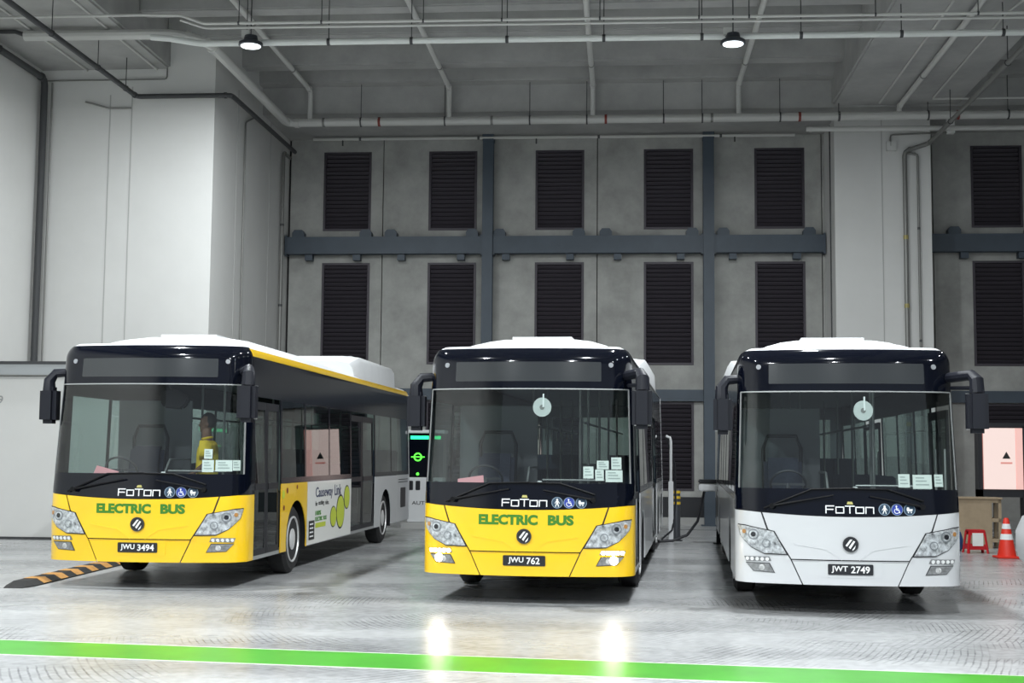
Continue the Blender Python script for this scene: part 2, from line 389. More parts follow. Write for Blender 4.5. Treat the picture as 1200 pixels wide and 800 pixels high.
for x0, x1, w in ((-9.03,-3.72,'beside the white stair block'), (-3.44,2.08,'behind the middle bus'), (2.36,5.3,'behind the white bus'), (7.6,16,'beyond the white pillar')):
    tag(MB().box((x0,34.86,3.2),(x1,34.995,3.5)).build('steel_channel', STEEL, smooth=False), 'low dark steel channel on the rear wall ' + w, 'beam', 'low channels across the rear wall')
tag(MB().box((-9.0,34.80,0),(16,34.995,0.2)).build('wall_kerb', CONC_C, smooth=False), 'low concrete kerb at the foot of the rear wall', 'kerb')
tag(MB().box((-0.6,34.9,0.2),(5.0,34.995,0.72)).build('crash_board', BLKP, smooth=False), 'dark board along the wall foot between middle and white bus', 'board')
# white pillar
pl = struct('wall_pillar', MB().box((5.25, 33.3, 0), (7.6, 35.2, 10.26)), WALLW, 'broad white pillar in front of the rear wall')
MB().box((6.40, 33.292, 0), (6.425, 33.31, 10.2)).build('groove', grv, pl)
MB().box((5.22, 33.9, 0), (5.255, 33.94, 10.2)).build('groove', PIPED, pl)
struct('wall_right', MB().box((24, -14, 0), (24.3, 36, 11.6)), CONC_W, 'far concrete side wall')

# ------------------------------------------------------------------ pipes
def pipe(name, pts, r, m, label, cat='pipe', group=None, clamps=(), hang=None, joints=True):
    o = empty(name, pts[0], label=label, cat=cat, group=group); O = Vector(pts[0])
    loc = [Vector(p)-O for p in pts]; path = [loc[0]]
    for i in range(1, len(loc)-1):                     # rounded bends
        a, b, c = loc[i-1], loc[i], loc[i+1]; d = min((b-a).length, (c-b).length, max(4*r, 0.12))*0.5
        p, q = b-(b-a).normalized()*d, b+(c-b).normalized()*d
        path += [p, (p+b*2+q)/4, q]
    path.append(loc[-1]); MB().tube(path, r, 10).build('run', m, o)
    if joints:
        for i in range(1, len(loc)-1): MB().tube([path[3*i-2]-(loc[i]-loc[i-1]).normalized()*r, path[3*i-2]], r*1.25, 10).build('elbow_collar', m, o)
    for t, cm in clamps:
        a, b = max(zip(loc, loc[1:]), key=lambda s: (s[1]-s[0]).length); p = a.lerp(b, t); d = (b-a).normalized()
        MB().tube([p-d*0.03, p+d*0.03], r*1.14, 10).build('coupling', cm, o)
    if hang:
        for t, top in hang:
            a, b = max(zip(loc, loc[1:]), key=lambda s: (s[1]-s[0]).length); p = a.lerp(b, t)
            wx = p.x + O.x
            if 5.05 < wx < 8.1 or wx < -10.1: top = min(top, 10.33)
            MB().tube([p, (p.x, p.y, top-O.z)], 0.010, 6).build('hanger_rod', PIPED, o)
            MB().tube([p+Vector((0.001,0,0))-(b-a).normalized()*0.02, p+(b-a).normalized()*0.015], r*1.15+0.005, 8).build('hanger_clip', PIPED, o)
    return o
RED = mat('coupling red', (0.20, 0.03, 0.02), 0.5)
HZ = 9.98
hp0 = pipe('header_pipe', [(15, 32.1, HZ), (-8.38, 32.1, HZ), (-8.38, 25.75, HZ+0.05), (-9.0, 25.5, HZ+0.16), (-12.1, 25.45, HZ+0.16)], 0.105, PIPE,
     'thick cream sprinkler header pipe under the cross beam, turning along the white block', clamps=[(t, RED if i % 2 else PIPEG) for i, t in enumerate((0.2,0.3,0.42,0.46,0.55,0.66,0.78,0.9,0.96))],
     hang=[(t, 10.97) for t in (0.25,0.33,0.42,0.48,0.56,0.6,0.68,0.74,0.83,0.92)])
MB().tube([Vector(q)-Vector((15, 32.1, HZ)) for q in ((-12.05, 25.45, 10.14), (-12.3, 25.45, 10.23), (-13.06, 25.45, 10.245))], 0.045, 8).build('wall_bracket', PIPED, hp0)
pipe('secondary_pipe', [(-8.3, 34.6, 10.16), (4.45, 34.6, 10.14)], 0.04, PIPE, 'thin cream pipe tight above the louvre panels', clamps=[(0.1,PIPED),(0.35,PIPED),(0.6,PIPED),(0.85,PIPED)])
pipe('secondary_pipe', [(4.45, 32.45, 9.76), (15, 32.45, 9.72)], 0.065, PIPE, 'cream pipe just below the header pipe in front of the white pillar', clamps=[(0.01,PIPE),(0.12,PIPE)])
for i, (x, z, y0) in enumerate(((-7.8,10.8,6),(-4.3,10.8,6),(-0.75,10.8,6),(2.79,10.8,6))):
    pipe('branch_pipe', [(x, y0, z), (x, 32.1, z), (x, 32.1, HZ+0.03)], 0.062, PIPE,
         'cream sprinkler branch pipe under the ribs, ' + ['nearest the white block', 'second from the white block', 'third from the white block', 'nearest the wide right soffit'][i],
         group='sprinkler branch pipes', clamps=((0.93, PIPEG), (0.8, PIPEG)))
pipe('branch_pipe', [(6.61, 6, 10.2), (6.61, 32.1, 10.2), (6.61, 32.1, HZ+0.03)], 0.062, PIPE, 'cream sprinkler branch pipe below the wide soffit near the pillar', group='sprinkler branch pipes', clamps=((0.9, PIPEG), (0.7, PIPEG)))
pipe('branch_pipe', [(-10.77, 6, 9.62), (-10.77, 28.2, 9.62), (-8.62, 28.2, 9.62), (-8.62, 33.9, 9.66)], 0.055, PIPED,
     'dark pipe bent around the corner of the white block', group=None, hang=[(0.97, 10.3), (0.9, 10.3), (0.8, 10.3)])
pipe('down_pipe', [(-12.9, 6, 10.05), (-12.9, 28.2, 10.05), (-12.9, 28.2, 3.56)], 0.075, PIPED, 'thick black pipe dropping down the corner of the white walls', hang=[(0.9, 10.3)])
pipe('conduit', [(-13.06, 24.4, 10.17), (-9.3, 24.4, 10.165), (-8.5, 24.4, 10.14), (-8.05, 24.4, 9.97), (15, 24.4, 9.85)], 0.028, PIPE,
     'upper thin white conduit crossing below the ribbed ceiling', 'conduit', hang=[(t, 11.4) for t in (0.03,0.1,0.185,0.25,0.33,0.41,0.45,0.55,0.63,0.71)], joints=False)
pipe('conduit', [(-8.55, 24.52, 10.09), (-8.05, 24.52, 9.92), (15, 24.52, 9.80)], 0.024, PIPE, 'thin white conduit running just below the upper conduit', 'conduit', joints=False)
pipe('cable_trunking', [(-9.3, 25.0, 9.92), (-8.9, 25.0, 9.88), (-8.3, 25.0, 9.77), (15, 25.0, 9.69)], 0.062, mat('trunking white', (0.66, 0.68, 0.66), 0.4), 'white lamp trunking crossing below the ceiling with the round lamps',
     'trunking', hang=[(t, 11.4) for t in (0.04,0.11,0.18,0.26,0.34,0.42,0.5,0.58,0.66,0.72)], clamps=[(t,PIPED) for t in (0.04,0.11,0.18,0.26,0.34,0.42,0.5,0.58,0.66,0.72)], joints=False)
for k in range(3):
    pipe('sprinkler_drop', [(-7.5+5.2*k, 34.6, 10.13), (-7.5+5.2*k, 34.6, 9.98)], 0.02, PIPED, 'small sprinkler head under the thin pipe above the louvres', 'sprinkler', 'sprinkler heads', joints=False)
pipe('wall_conduit', [(-9.0, 31.4, 9.95), (-9.02, 30.7, 9.65), (-9.02, 30.7, 0)], 0.022, PIPEG, 'thin conduit down the shaded side of the white block', 'conduit', joints=False)
pipe('wall_conduit', [(-8.97, 34.8, 9.7), (-8.97, 34.1, 9.7), (-8.97, 34.1, 0)], 0.045, PIPEG, 'vertical conduit in the corner beside the louvred wall', 'conduit', clamps=((0.2, PIPED), (0.42, PIPED)))
pipe('wall_conduit', [(-12.78, 28.33, 10.0), (-12.78, 28.33, 3.56)], 0.02, PIPEG, 'thin conduit beside the thick black corner pipe', 'conduit', joints=False)
pipe('wall_conduit', [(-12.0, 28.33, 9.55), (-11.8, 28.33, 9.5), (-11.45, 28.33, 9.4), (-10.95, 28.33, 9.4)], 0.02, PIPEG, 'short bent conduit on the front of the white block', 'conduit', joints=False)
pipe('wall_conduit', [(-13.0, 28.35, 10.05), (-10.15, 28.35, 10.05), (-10.15, 28.35, 10.3)], 0.016, PIPEG, 'thin horizontal conduit below the soffit on the white block', 'conduit', joints=False)
for x, z in ((-12.0, 10.2), (-10.4, 10.2)):
    pipe('ceiling_conduit', [(x, 6, 10.278), (x, 28.38, 10.278)], 0.025, PIPE, 'thin conduit along the left soffit ' + ('near the side wall' if x < -11 else 'along its inner edge'), 'conduit', joints=False)
BRS = mat('pipe brass yellow', (0.34, 0.29, 0.10), 0.5, noise=0.2)
gp0 = pipe('gas_pipe', [(7.55, 6, 9.55), (7.55, 33.2, 9.55), (6.95, 33.2, 9.36), (6.95, 33.2, 0)], 0.055, PIPEG, 'galvanised pipe down the white pillar, leading off along the soffit', hang=[(0.5, 10.33), (0.75, 10.33), (0.92, 10.33)], clamps=((0.6, PIPEG), (0.85, PIPEG)), joints=True)
for z in (7.2, 5.5, 2.6): MB().tube([(-0.6, 27.2, z-0.05-9.55), (-0.6, 27.2, z+0.05-9.55)], 0.064, 10).build('coupling', BRS, gp0)
pipe('gas_pipe', [(7.0, 33.22, 9.32), (7.27, 33.22, 9.28), (7.27, 33.22, 0)], 0.03, PIPEG, 'thinner pipe beside the galvanised pipe on the white pillar', clamps=((0.2, PIPED), (0.5, PIPED)))
pipe('ceiling_conduit', [(6.14, 24.85, 10.278), (6.14, 32.05, 10.278)], 0.025, PIPE, 'thin conduit below the wide right soffit', 'conduit', joints=False)
pipe('ceiling_conduit', [(7.46, 24.56, 10.278), (7.31, 25.58, 10.278), (7.31, 31.72, 10.278), (14, 31.72, 10.278)], 0.025, PIPE, 'thin conduit turning right at the end of the soffit', 'conduit', joints=False)
pipe('wall_conduit', [(6.62, 33.22, 9.5), (6.62, 33.22, 9.78), (8.0, 33.22, 9.82)], 0.022, PIPEG, 'short conduit from the junction box on the pillar', 'conduit', joints=False)
tag(MB().box((6.52,33.2,9.38),(6.76,33.31,9.62)).build('junction_box', WALLW, bevel=0.01), 'small white junction box on the white pillar', 'box')
tag(MB().box((7.98,33.1,9.78),(8.16,33.25,10.26)).build('emergency_light', mat('fitting white', (0.75,0.76,0.74), 0.4), bevel=0.01), 'small white fitting beside the top of the pillar', 'fitting')

# ------------------------------------------------------------------ high bay lamps
lampk = mat('lamp housing', (0.03, 0.035, 0.045), 0.4)
lampd = mat('lamp diffuser', (0.9, 0.95, 1.0), 0.4, emit=(0.90, 0.97, 1.0), estr=2.0)
def lamp(x, y, z, label, group=None, w=1.0):
    o = empty('high_bay_lamp', (x, y, z), label=label, cat='lamp', group='round high bay lamps')
    MB().lathe([(0.05,0.20),(0.12,0.19),(0.14,0.10),(0.23,0.05),(0.235,0.0),(0.20,-0.01)], (0,0,0), n=24).build('housing', lampk, o)
    MB().lathe([(0.195,-0.005),(0.19,-0.022)], (0,0,0), n=24).build('diffuser', lampd, o)
    MB().box((-0.18,-0.04,0.16),(-0.02,0.04,0.30)).build('driver_box', PIPE, o)
    if y > 24:                                          # short arm from the driver box to the trunking behind
        za = 9.77 - 0.00343*(x+8.3) - z
        MB().box((-0.13, 0.03, max(za-0.03, 0.165)), (-0.07, 0.27, za+0.04)).build('mounting_arm', lampk, o)
    MB().tube([(0,0,0.2),(0,0,(10.96 if y > 10 else 11.52)-z)], 0.012, 6).build('suspension_rod', PIPED, o)
    li = bpy.data.lights.new('lamp_light', 'AREA'); li.shape = 'DISK'; li.size = 0.38; li.energy = LAMP_W*w; li.color = (0.93, 0.98, 1.0)
    lo = bpy.data.objects.new('lamp_light', li); COL.objects.link(lo); lo.parent = o; lo.location = (0,0,-0.04)
lamp(-7.2, 24.7, 9.62, 'round black high bay lamp hanging near the corner of the white block', w=0.55)
lamp(2.05, 24.7, 9.50, 'round black high bay lamp hanging above the white bus', w=0.6)
for y in (16.0, 7.0, -2.0):
    for x in (-7.2, 2.05, 11.3):
        lamp(x, y, 9.62, 'round black high bay lamp in the rows nearer the depot entrance', w=(0.85 if y > 10 else 1.25)*(0.3 if x > 5 else 1))
lamp(11.3, 24.7, 9.50, 'round black high bay lamp over the bay beside the white pillar', w=0.08)

# ------------------------------------------------------------------ bus surface
HW = 1.275; ST_Y = 0.64; LEN = 12.0
def _table():
    pts = []; n = 40
    for i in range(n+1):
        x = 1.05*i/n; sl = 0.26*x; l = hypot(1, sl); pts.append((x, 0.13*x*x, sl/l, -1/l))
    t0 = math.atan(0.26*1.05); r = (HW-1.05)/(1-sin(t0)); y0 = 0.13*1.05**2
    for i in range(1, 25):
        t = t0 + (pi/2-t0)*i/24
        pts.append((1.05 + r*(sin(t)-sin(t0)), y0 + r*(cos(t0)-cos(t)), sin(t), -cos(t)))
    s = [0.0]
    for a, b in zip(pts, pts[1:]): s.append(s[-1] + hypot(b[0]-a[0], b[1]-a[1]))
    return pts, s
PT, PS = _table(); ST = PS[-1]; YC = PT[-1][1]; SE = ST + (ST_Y-YC)
def S(x):                                           # sideways position -> length along the front outline
    sg = -1 if x < 0 else 1; a = abs(x)
    if a >= HW: return sg*ST
    for i in range(len(PT)-1):
        if PT[i+1][0] >= a:
            t = (a-PT[i][0])/max(1e-9, PT[i+1][0]-PT[i][0]); return sg*(PS[i] + t*(PS[i+1]-PS[i]))
def hwz(z): return HW - 0.045*max(0, min(1, (z-1.25)/1.6))
def inset(z):
    if z <= 2.88: return 0.0
    t = min(1, (z-2.88)/0.20); return 0.17*(1-sqrt(max(0, 1-t*t)))
def lean(z):
    if z < 1.12: return 0.02*(1.12-z)/0.75 if z < 0.62 else 0.0
    return 0.09*(z-1.12)
def FR(u, z, off):                                  # front skin
    sg = -1 if u < 0 else 1; a = min(abs(u), SE); k = hwz(z)/HW; ins = inset(z); L = lean(z)
    if a <= ST:
        lo = 0
        import bisect as _b
        lo = max(0, min(len(PS)-2, _b.bisect_right(PS, a)-1)); t = (a-PS[lo])/(PS[lo+1]-PS[lo])
        p, q = PT[lo], PT[lo+1]; x, y, nx, ny = [p[i]+t*(q[i]-p[i]) for i in range(4)]; y += L
    else:
        x, nx, ny = HW, 1, 0; y = YC+L + (a-ST)*(ST_Y-YC-L)/(ST_Y-YC)
    return (sg*(x*k + nx*(off-ins)), y + ny*(off-ins), z)
def SD(sg):                                         # side skins
    return lambda u, z, off: (sg*(hwz(z)-inset(z)+off), u, z)
def fx(poly): return [(S(x), z) for x, z in poly]
def rrect(x0, z0, x1, z1, r, n=4):
    out = []
    for cx, cz, a in ((x1-r, z0+r, -pi/2), (x1-r, z1-r, 0), (x0+r, z1-r, pi/2), (x0+r, z0+r, pi)):
        out += [(cx + r*cos(a+pi/2*k/n), cz + r*sin(a+pi/2*k/n)) for k in range(n+1)]
    return out
def mir(poly): return [(-x, z) for x, z in poly][::-1]
def arch(y0, y1, zb, zt, arcs, zl=0.37):
    """side panel outline from y0 to y1 with half-round wheel cut-outs"""
    p = [(y0, zt), (y0, zb)]
    for c, r, zc in arcs:
        a0 = math.asin(max(-1, min(1, (zb-zc)/r)))
        p += [(c - r*cos(a0+(pi-2*a0)*k/16), zc + r*sin(a0+(pi-2*a0)*k/16)) for k in range(17)]
    return p + [(y1, zb), (y1, zt)]
ZB = 0.345; BELT = 1.28; GT = 2.36
tyre_prof = [(0.30,-0.13),(0.42,-0.14),(0.475,-0.10),(0.48,0.0),(0.475,0.10),(0.42,0.14),(0.30,0.13)]
TYRE = MB().lathe(tyre_prof, (0,0,0), 'X', 32).mesh('tyre', RUB)
RIMM = MB().lathe([(0.31,0.04),(0.325,0.145),(0.305,0.15),(0.285,0.10),(0.20,0.075),(0.155,0.085),(0.15,0.135),(0.09,0.15),(0.05,0.155)], (0,0,0), 'X', 32).mesh('rim', RIM)
NUT = MB().lathe([(0.018,0.0),(0.018,0.04),(0.01,0.05)], (0,0,0), 'X', 6).mesh('nut', RIM)
HOLE = MB().lathe([(0.038,0.0),(0.038,0.012)], (0,0,0), 'X', 10).mesh('hand_hole', BLKP)

def make_seat():
    m = MB().box((-0.21,-0.20,0.40),(0.21,0.22,0.50))
    m.prism([(0.20,0.48),(0.27,0.48),(0.36,1.10),(0.30,1.14)], -0.20, 0.20, axes=(1,2,0))
    m.box((-0.04,-0.1,0.0),(0.04,0.1,0.42)); return m.mesh('seat', SEATM, bevel=0.025)
SEAT = make_seat()

def bus(root, paint, sidep, plate, electric, ad, lit, disc, papers, pinks, trimp):
    P = lambda name, m, polys, par=root, mf=FR, **k: patch(name, mf, m, par, polys=polys, **k)
    # dark underbody shell so that the seams read dark
    u = P('inner_front', BLKP, [[(-SE, ZB+0.02), (SE, ZB+0.02), (SE, BELT), (-SE, BELT)]], off=-0.012, th=0.004)
    # ---- front lower panels
    top = lambda x: 1.115 + 0.055*(abs(x)/1.2)**2
    g = 0.007
    seam = [(0.53, ZB), (0.657, 0.623), (0.84, 0.92), (0.92, 0.955), (0.985, top(0.985))]
    xs = [-0.985 + 1.97*i/16 for i in range(17)]
    P('bonnet_panel', paint, [fx([(-0.66+g, 0.632), (0.66-g, 0.632), (0.84-g, 0.925), (0.915-g, 0.962)] + [(x*0.988, top(x)) for x in xs[::-1]] + [(-0.915+g, 0.962), (-0.84+g, 0.925)])], th=0.01, dz=0.05)
    cb = P('bumper_center', paint, [fx([(-0.53+g, ZB), (0.53-g, ZB), (0.655-g, 0.62), (-0.655+g, 0.62)])], th=0.01)
    for sg in (-1, 1):
        pol = [(0.53+g, ZB), (S(1.27), ZB), (SE, ZB), (SE, top(1.2)), (S(1.2), top(1.2)), (S(1.1), top(1.1)), (S(0.985)+g, top(0.985)), (S(0.92)+g, 0.955), (S(0.84)+g, 0.92), (S(0.657)+g, 0.623)]
        pol[0] = (S(0.53)+g, ZB)
        c = P('bumper_corner', paint, [pol if sg > 0 else mir(pol)], th=0.01)
        # ---- headlight
        hp = [(S(1.235), 1.0), (S(1.16), 0.995), (S(0.85), 0.935), (S(0.707), 0.685), (S(0.956), 0.69), (S(1.094), 0.755), (S(1.21), 0.88)]
        hp = hp[::-1] if sg > 0 else [(-a, b) for a, b in hp]
        cx = sum(a for a, b in hp)/len(hp); cz = sum(b for a, b in hp)/len(hp)
        h = P('headlight', BLKP, [[(cx+(a-cx)*1.06, cz+(b-cz)*1.08) for a, b in hp]], off=0.006, th=0.012)
        P('reflector', CHROME, [hp], par=h, off=0.010, th=0.004, du=0.05, dz=0.05)
        for (px, pz, r) in ((1.07, 0.90, 0.062), (0.93, 0.80, 0.05)):
            P('projector', mat('bezel grey', (0.30, 0.31, 0.32), 0.3, metal=0.5), [circ(sg*S(px), pz, r)], par=h, off=0.018, th=0.008)
            P('projector_ring', CHROME, [circ(sg*S(px), pz, r*0.75)], par=h, off=0.022, th=0.004)
            if px > 1: P('projector_eye', BLK, [circ(sg*S(px), pz, r*0.45)], par=h, off=0.026, th=0.004)
        P('turn_lamp', mat('amber', (0.55, 0.25, 0.06), 0.3), [circ(sg*S(1.17), 0.93, 0.025)], par=h, off=0.018, th=0.006)
        P('lens', LENS, [hp], par=h, off=0.03, th=0)
        # ---- day lights and fog lamp
        dl = [(S(0.875), 0.60), (S(1.15), 0.59), (S(1.175), 0.645), (S(0.90), 0.65)]
        dl = dl if sg > 0 else mir(dl)
        d = P('day_lamp', BEZ, [dl], off=0.008, th=0.010)
        for k in range(5): P('led', LIT if lit else LETW, [circ(sg*(S(0.92)+0.058*k), 0.62, 0.022, 10)], par=d, off=0.012, th=0.004)
        fg = [(S(0.845), 0.475), (S(1.07), 0.485), (S(1.15), 0.57), (S(0.90), 0.57)]
        fg = fg if sg > 0 else mir(fg)
        f = P('fog_lamp', BLKP, [[(a+(a-sg*S(1.0))*0.06, 0.52+(b-0.52)*1.15) for a, b in fg]], off=0.008, th=0.012)
        P('fog_reflector', BEZ, [fg], par=f, off=0.011, th=0.004)
        P('fog_lens_spot', CHROME, [circ(sg*S(0.98), 0.525, 0.034, 14)], par=f, off=0.014, th=0.004)
        if lit: P('fog_bulb', LIT, [circ(sg*S(1.04), 0.535, 0.048, 14)], par=f, off=0.016, th=0.006)
        # crease below the badge
        cr = [(0.62, 0.80), (0.26, 0.745), (0.10, 0.635)]
        P('crease', paint, [fx(q) if sg > 0 else fx(mir(q)) for q in stroke(cr, 0.012)], off=0.006, th=0.008)
    # ---- plate, badge, lettering
    pr = P('plate_recess', paint, [fx(rrect(-0.35, 0.43, 0.35, 0.615, 0.02))], off=0.004, th=0.006)
    npl = P('number_plate', BLKP, [fx(rrect(-0.25, 0.465, 0.25, 0.585, 0.012))], off=0.016, th=0.012)
    pa, pb = plate.split(' '); wa, wb = 0.060*len(pa), 0.052*len(pb); gp_ = 0.035; x_ = -(wa+wb+gp_)/2
    patch('plate_letters', FR, LETW, npl, mesh2d=text2d(pa, w=wa, h=0.08, cx=x_+wa/2, cz=0.525, bold=0.02), off=0.019, th=0.003)
    patch('plate_digits', FR, LETW, npl, mesh2d=text2d(pb, w=wb, h=0.08, cx=x_+wa+gp_+wb/2, cz=0.525, bold=0.02), off=0.019, th=0.003)
    bd = P('badge', BLKP, [circ(0, 0.81, 0.085, 28)], off=0.022, th=0.022)
    P('badge_ring', mat('badge grey', (0.07, 0.07, 0.075), 0.3, metal=0.6), [[(0.088*cos(a), 0.81+0.088*sin(a)), (0.088*cos(b), 0.81+0.088*sin(b)), (0.076*cos(b), 0.81+0.076*sin(b)), (0.076*cos(a), 0.81+0.076*sin(a))] for a, b in ((2*pi*k/24, 2*pi*(k+1)/24) for k in range(24))], par=bd, off=0.026, th=0.006)
    for bars in ([(-0.058, 0.795), (-0.005, 0.865), (0.02, 0.865), (-0.038, 0.785)], [(-0.022, 0.775), (0.032, 0.852), (0.05, 0.842), (-0.004, 0.757)], [(0.018, 0.752), (0.055, 0.80), (0.045, 0.762), (0.02, 0.738)]):
        P('badge_bar', LETW, [bars[::-1]], par=bd, off=0.028, th=0.005)
    if electric:
        for wd, w_, cx in (('ELECTRIC', 0.71, -0.195), ('BUS', 0.305, 0.43)):
            patch('electric_lettering', FR, GRN, root, mesh2d=text2d(wd, w=w_, h=0.122, cx=cx, cz=1.0, bold=0.055), off=0.004, th=0.003)
    # ---- black mask around the screen
    WX, WB, WT = 1.30, 1.43, 2.55
    low = [(-SE, top(1.2)+g), (-S(1.2), top(1.2)+g)] + [(S(-1.1+2.2*i/16), top(-1.1+2.2*i/16)+g) for i in range(17)] + [(S(1.2), top(1.2)+g), (SE, top(1.2)+g), (SE, WB), (-SE, WB)]
    mk = P('front_mask', BLK, [low, [(-SE, WB), (-WX, WB), (-WX, WT), (-SE, WT)], [(WX, WB), (SE, WB), (SE, WT), (WX, WT)],
                               [(-SE, WT), (SE, WT), (SE, 3.045), (-SE, 3.045)]], th=0.015, dz=0.03, du=0.06)
    ws = P('windscreen', WS, [rrect(-WX, WB, WX, WT, 0.02)], off=-0.004, th=0, dz=0.06, du=0.04)
    P('screen_seam', POLE, [[(-WX, WT-0.008), (WX, WT-0.008), (WX, WT+0.006), (-WX, WT+0.006)]], off=0.004, th=0.004)
    for sg in (-1, 1):
        P('screen_edge', POLE, [[(sg*WX-0.012, WB), (sg*WX+0.012, WB), (sg*WX+0.012, WT), (sg*WX-0.012, WT)]], off=0.004, th=0.006)
        P('corner_lamp', mat('marker grey', (0.28, 0.29, 0.31), 0.3), [circ(sg*S(1.03), 2.84, 0.03, 14)], off=0.012, th=0.012)
    dd = P('destination_display', DISP, [rrect(-0.92, 2.64, 0.92, 2.875, 0.015)], off=0.003, th=0.006)
    # ---- maker's lettering and the three round signs on the mask
    ly, lh = 1.20, 0.078; x0 = -0.265; w = 0.086; sw = 0.0125; st = []
    def L(i): return x0 + i*0.1105
    zt, zb_ = ly+lh/2, ly-lh/2
    st += stroke([(L(0), zb_), (L(0), zt), (L(0)+w, zt)], sw) + stroke([(L(0), ly), (L(0)+w*0.9, ly)], sw)
    for i in (1, 3): st += stroke([(L(i), zb_), (L(i)+w, zb_), (L(i)+w, zt-0.012), (L(i), zt-0.012), (L(i), zb_)], sw)
    st += stroke([(L(2)-0.005, zt), (L(2)+w+0.005, zt)], sw) + stroke([(L(2)+w/2, zt), (L(2)+w/2, zb_)], sw)
    st += stroke([(L(4), zb_), (L(4), zt-0.012), (L(4)+w, zt-0.012), (L(4)+w, zb_)], sw)
    P('maker_lettering', LETW, [fx(q) for q in st], off=0.004, th=0.003)
    P('maker_mark', mat('gold mark', (0.5, 0.45, 0.15), 0.4), [fx([(L(2)+0.01, zt+0.02), (L(2)+0.08, zt+0.02), (L(2)+0.07, zt+0.05), (L(2)+0.02, zt+0.05)])], off=0.004, th=0.003)
    for k, (cx, cm) in enumerate(((0.385, NAVYI), (0.525, BLUE), (0.665, NAVYI))):
        sx = S(cx); z = 1.205
        sn = P('round_sign', mat('sign rim', (0.25, 0.33, 0.42), 0.4), [circ(sx, z, 0.066, 24)], off=0.004, th=0.004)
        P('sign_face', cm, [circ(sx, z, 0.059, 24)], par=sn, off=0.006, th=0.003)
        if k == 0: q = [circ(sx, z+0.036, 0.012, 10)] + stroke([(sx, z+0.02), (sx, z-0.008)], 0.022) + stroke([(sx-0.006, z-0.008), (sx-0.018, z-0.042)], 0.010) + stroke([(sx+0.006, z-0.008), (sx+0.016, z-0.042)], 0.010) + stroke([(sx-0.01, z+0.018), (sx-0.026, z-0.006)], 0.008) + stroke([(sx+0.01, z+0.018), (sx+0.026, z-0.006)], 0.008)
        elif k == 1:
            q = [circ(sx-0.008, z+0.036, 0.010, 10)] + stroke([(sx-0.008, z+0.024), (sx-0.004, z-0.004), (sx+0.020, z-0.006), (sx+0.030, z-0.034)], 0.010) + stroke([(sx-0.006, z+0.010), (sx+0.016, z+0.010)], 0.007)
            q += stroke([(sx-0.004+0.028*cos(a), z-0.016+0.026*sin(a)) for a in [2.2+0.5*i for i in range(9)]], 0.007)
        else: q = [[(sx-0.036, z+0.008), (sx-0.028, z-0.018), (sx+0.030, z-0.018), (sx+0.036, z+0.008)], circ(sx-0.018, z+0.016, 0.014, 10), circ(sx-0.014, z-0.030, 0.008, 8), circ(sx+0.018, z-0.030, 0.008, 8)]
        P('pictogram', LETW, q, par=sn, off=0.008, th=0.002)
    # ---- wipers
    for a, b, e in (((-0.18, 1.36), (-0.86, 1.23), 0), ((0.22, 1.35), (0.80, 1.24), 1)):
        A = Vector(FR(S(a[0]), a[1], 0.05)); B = Vector(FR(S(b[0]), b[1], 0.04)); M = (A+B)/2
        wp_ = MB().tube([B, B.lerp(A, 0.5), A], [0.014, 0.011, 0.009], 8).build('wiper_arm', WIP, root)
        ends = [(-0.95, 1.20), (-0.42, 1.425), (0.06, 1.44)] if e == 0 else [(0.05, 1.435), (0.42, 1.43), (0.82, 1.30)]
        MB().tube([FR(S(x), z, 0.03) for x, z in ends], 0.011, 6).build('wiper_blade', WIP, wp_)
        MB().lathe([(0.03,-0.03),(0.03,0.02),(0.015,0.03)], B, 'Y', 12).build('wiper_pivot', WIP, wp_)
    # ---- papers on the screen
    for (x, z, w_, h_) in papers:
        s_ = P('screen_notice', PAPER, [fx([(x-w_/2, z-h_/2), (x+w_/2, z-h_/2), (x+w_/2, z+h_/2), (x-w_/2, z+h_/2)])], off=-0.008, th=0.002)
        P('print_lines', mat('print grey', (0.42, 0.46, 0.45), 0.8), [fx([(x-w_*0.35, z+h_*t-0.006), (x+w_*(0.1+0.25*((i*7) % 3)/2), z+h_*t-0.006), (x+w_*(0.1+0.25*((i*7) % 3)/2), z+h_*t+0.006), (x-w_*0.35, z+h_*t+0.006)]) for i, t in enumerate((0.28, 0.06, -0.2))], par=s_, off=-0.005, th=0.002)
    if disc:
        c = P('round_fan', mat('fan disc', (0.55, 0.58, 0.57), 0.5), [circ(S(0.19), 2.33, 0.115, 28)], off=-0.05, th=0.02)
        P('fan_hub', PIPEG, [circ(S(0.19), 2.33, 0.03, 14)], par=c, off=-0.045, th=0.012)
        P('fan_arm', LETW, [fx([(0.195, 2.33), (0.215, 2.33), (0.215, 2.49), (0.195, 2.49)])], par=c, off=-0.044, th=0.01)
    else:
        mi = MB().prism([(0.08, 2.47), (0.24, 2.50), (0.44, 2.40), (0.42, 2.31), (0.34, 2.24), (0.12, 2.26), (0.06, 2.34)], 0.45, 0.56).build('inner_mirror', WIP, root, bevel=0.02)
        MB().tube([(0.22, 0.5, 2.45), (0.1, 0.55, 2.66)], 0.012, 6).build('mirror_stalk', BLKP, mi)
    # ---- outside mirrors
    m1 = MB().box((-1.52, 0.38, 2.05), (-1.30, 0.60, 2.52)).build('side_mirror', NAVY, root, bevel=0.05)
    MB().box((-1.50, 0.60, 2.09), (-1.32, 0.606, 2.48)).build('mirror_glass', RIM, m1)
    MB().tube([(-1.42, 0.48, 2.46), (-1.42, 0.48, 2.60), (-1.36, 0.52, 2.70), (-1.16, 0.58, 2.72)], [0.085, 0.075, 0.06, 0.05], 10).build('mirror_arm', NAVY, m1)
    m2 = MB().box((1.27, -0.24, 2.07), (1.50, -0.02, 2.56)).build('side_mirror', NAVY, root, bevel=0.05)
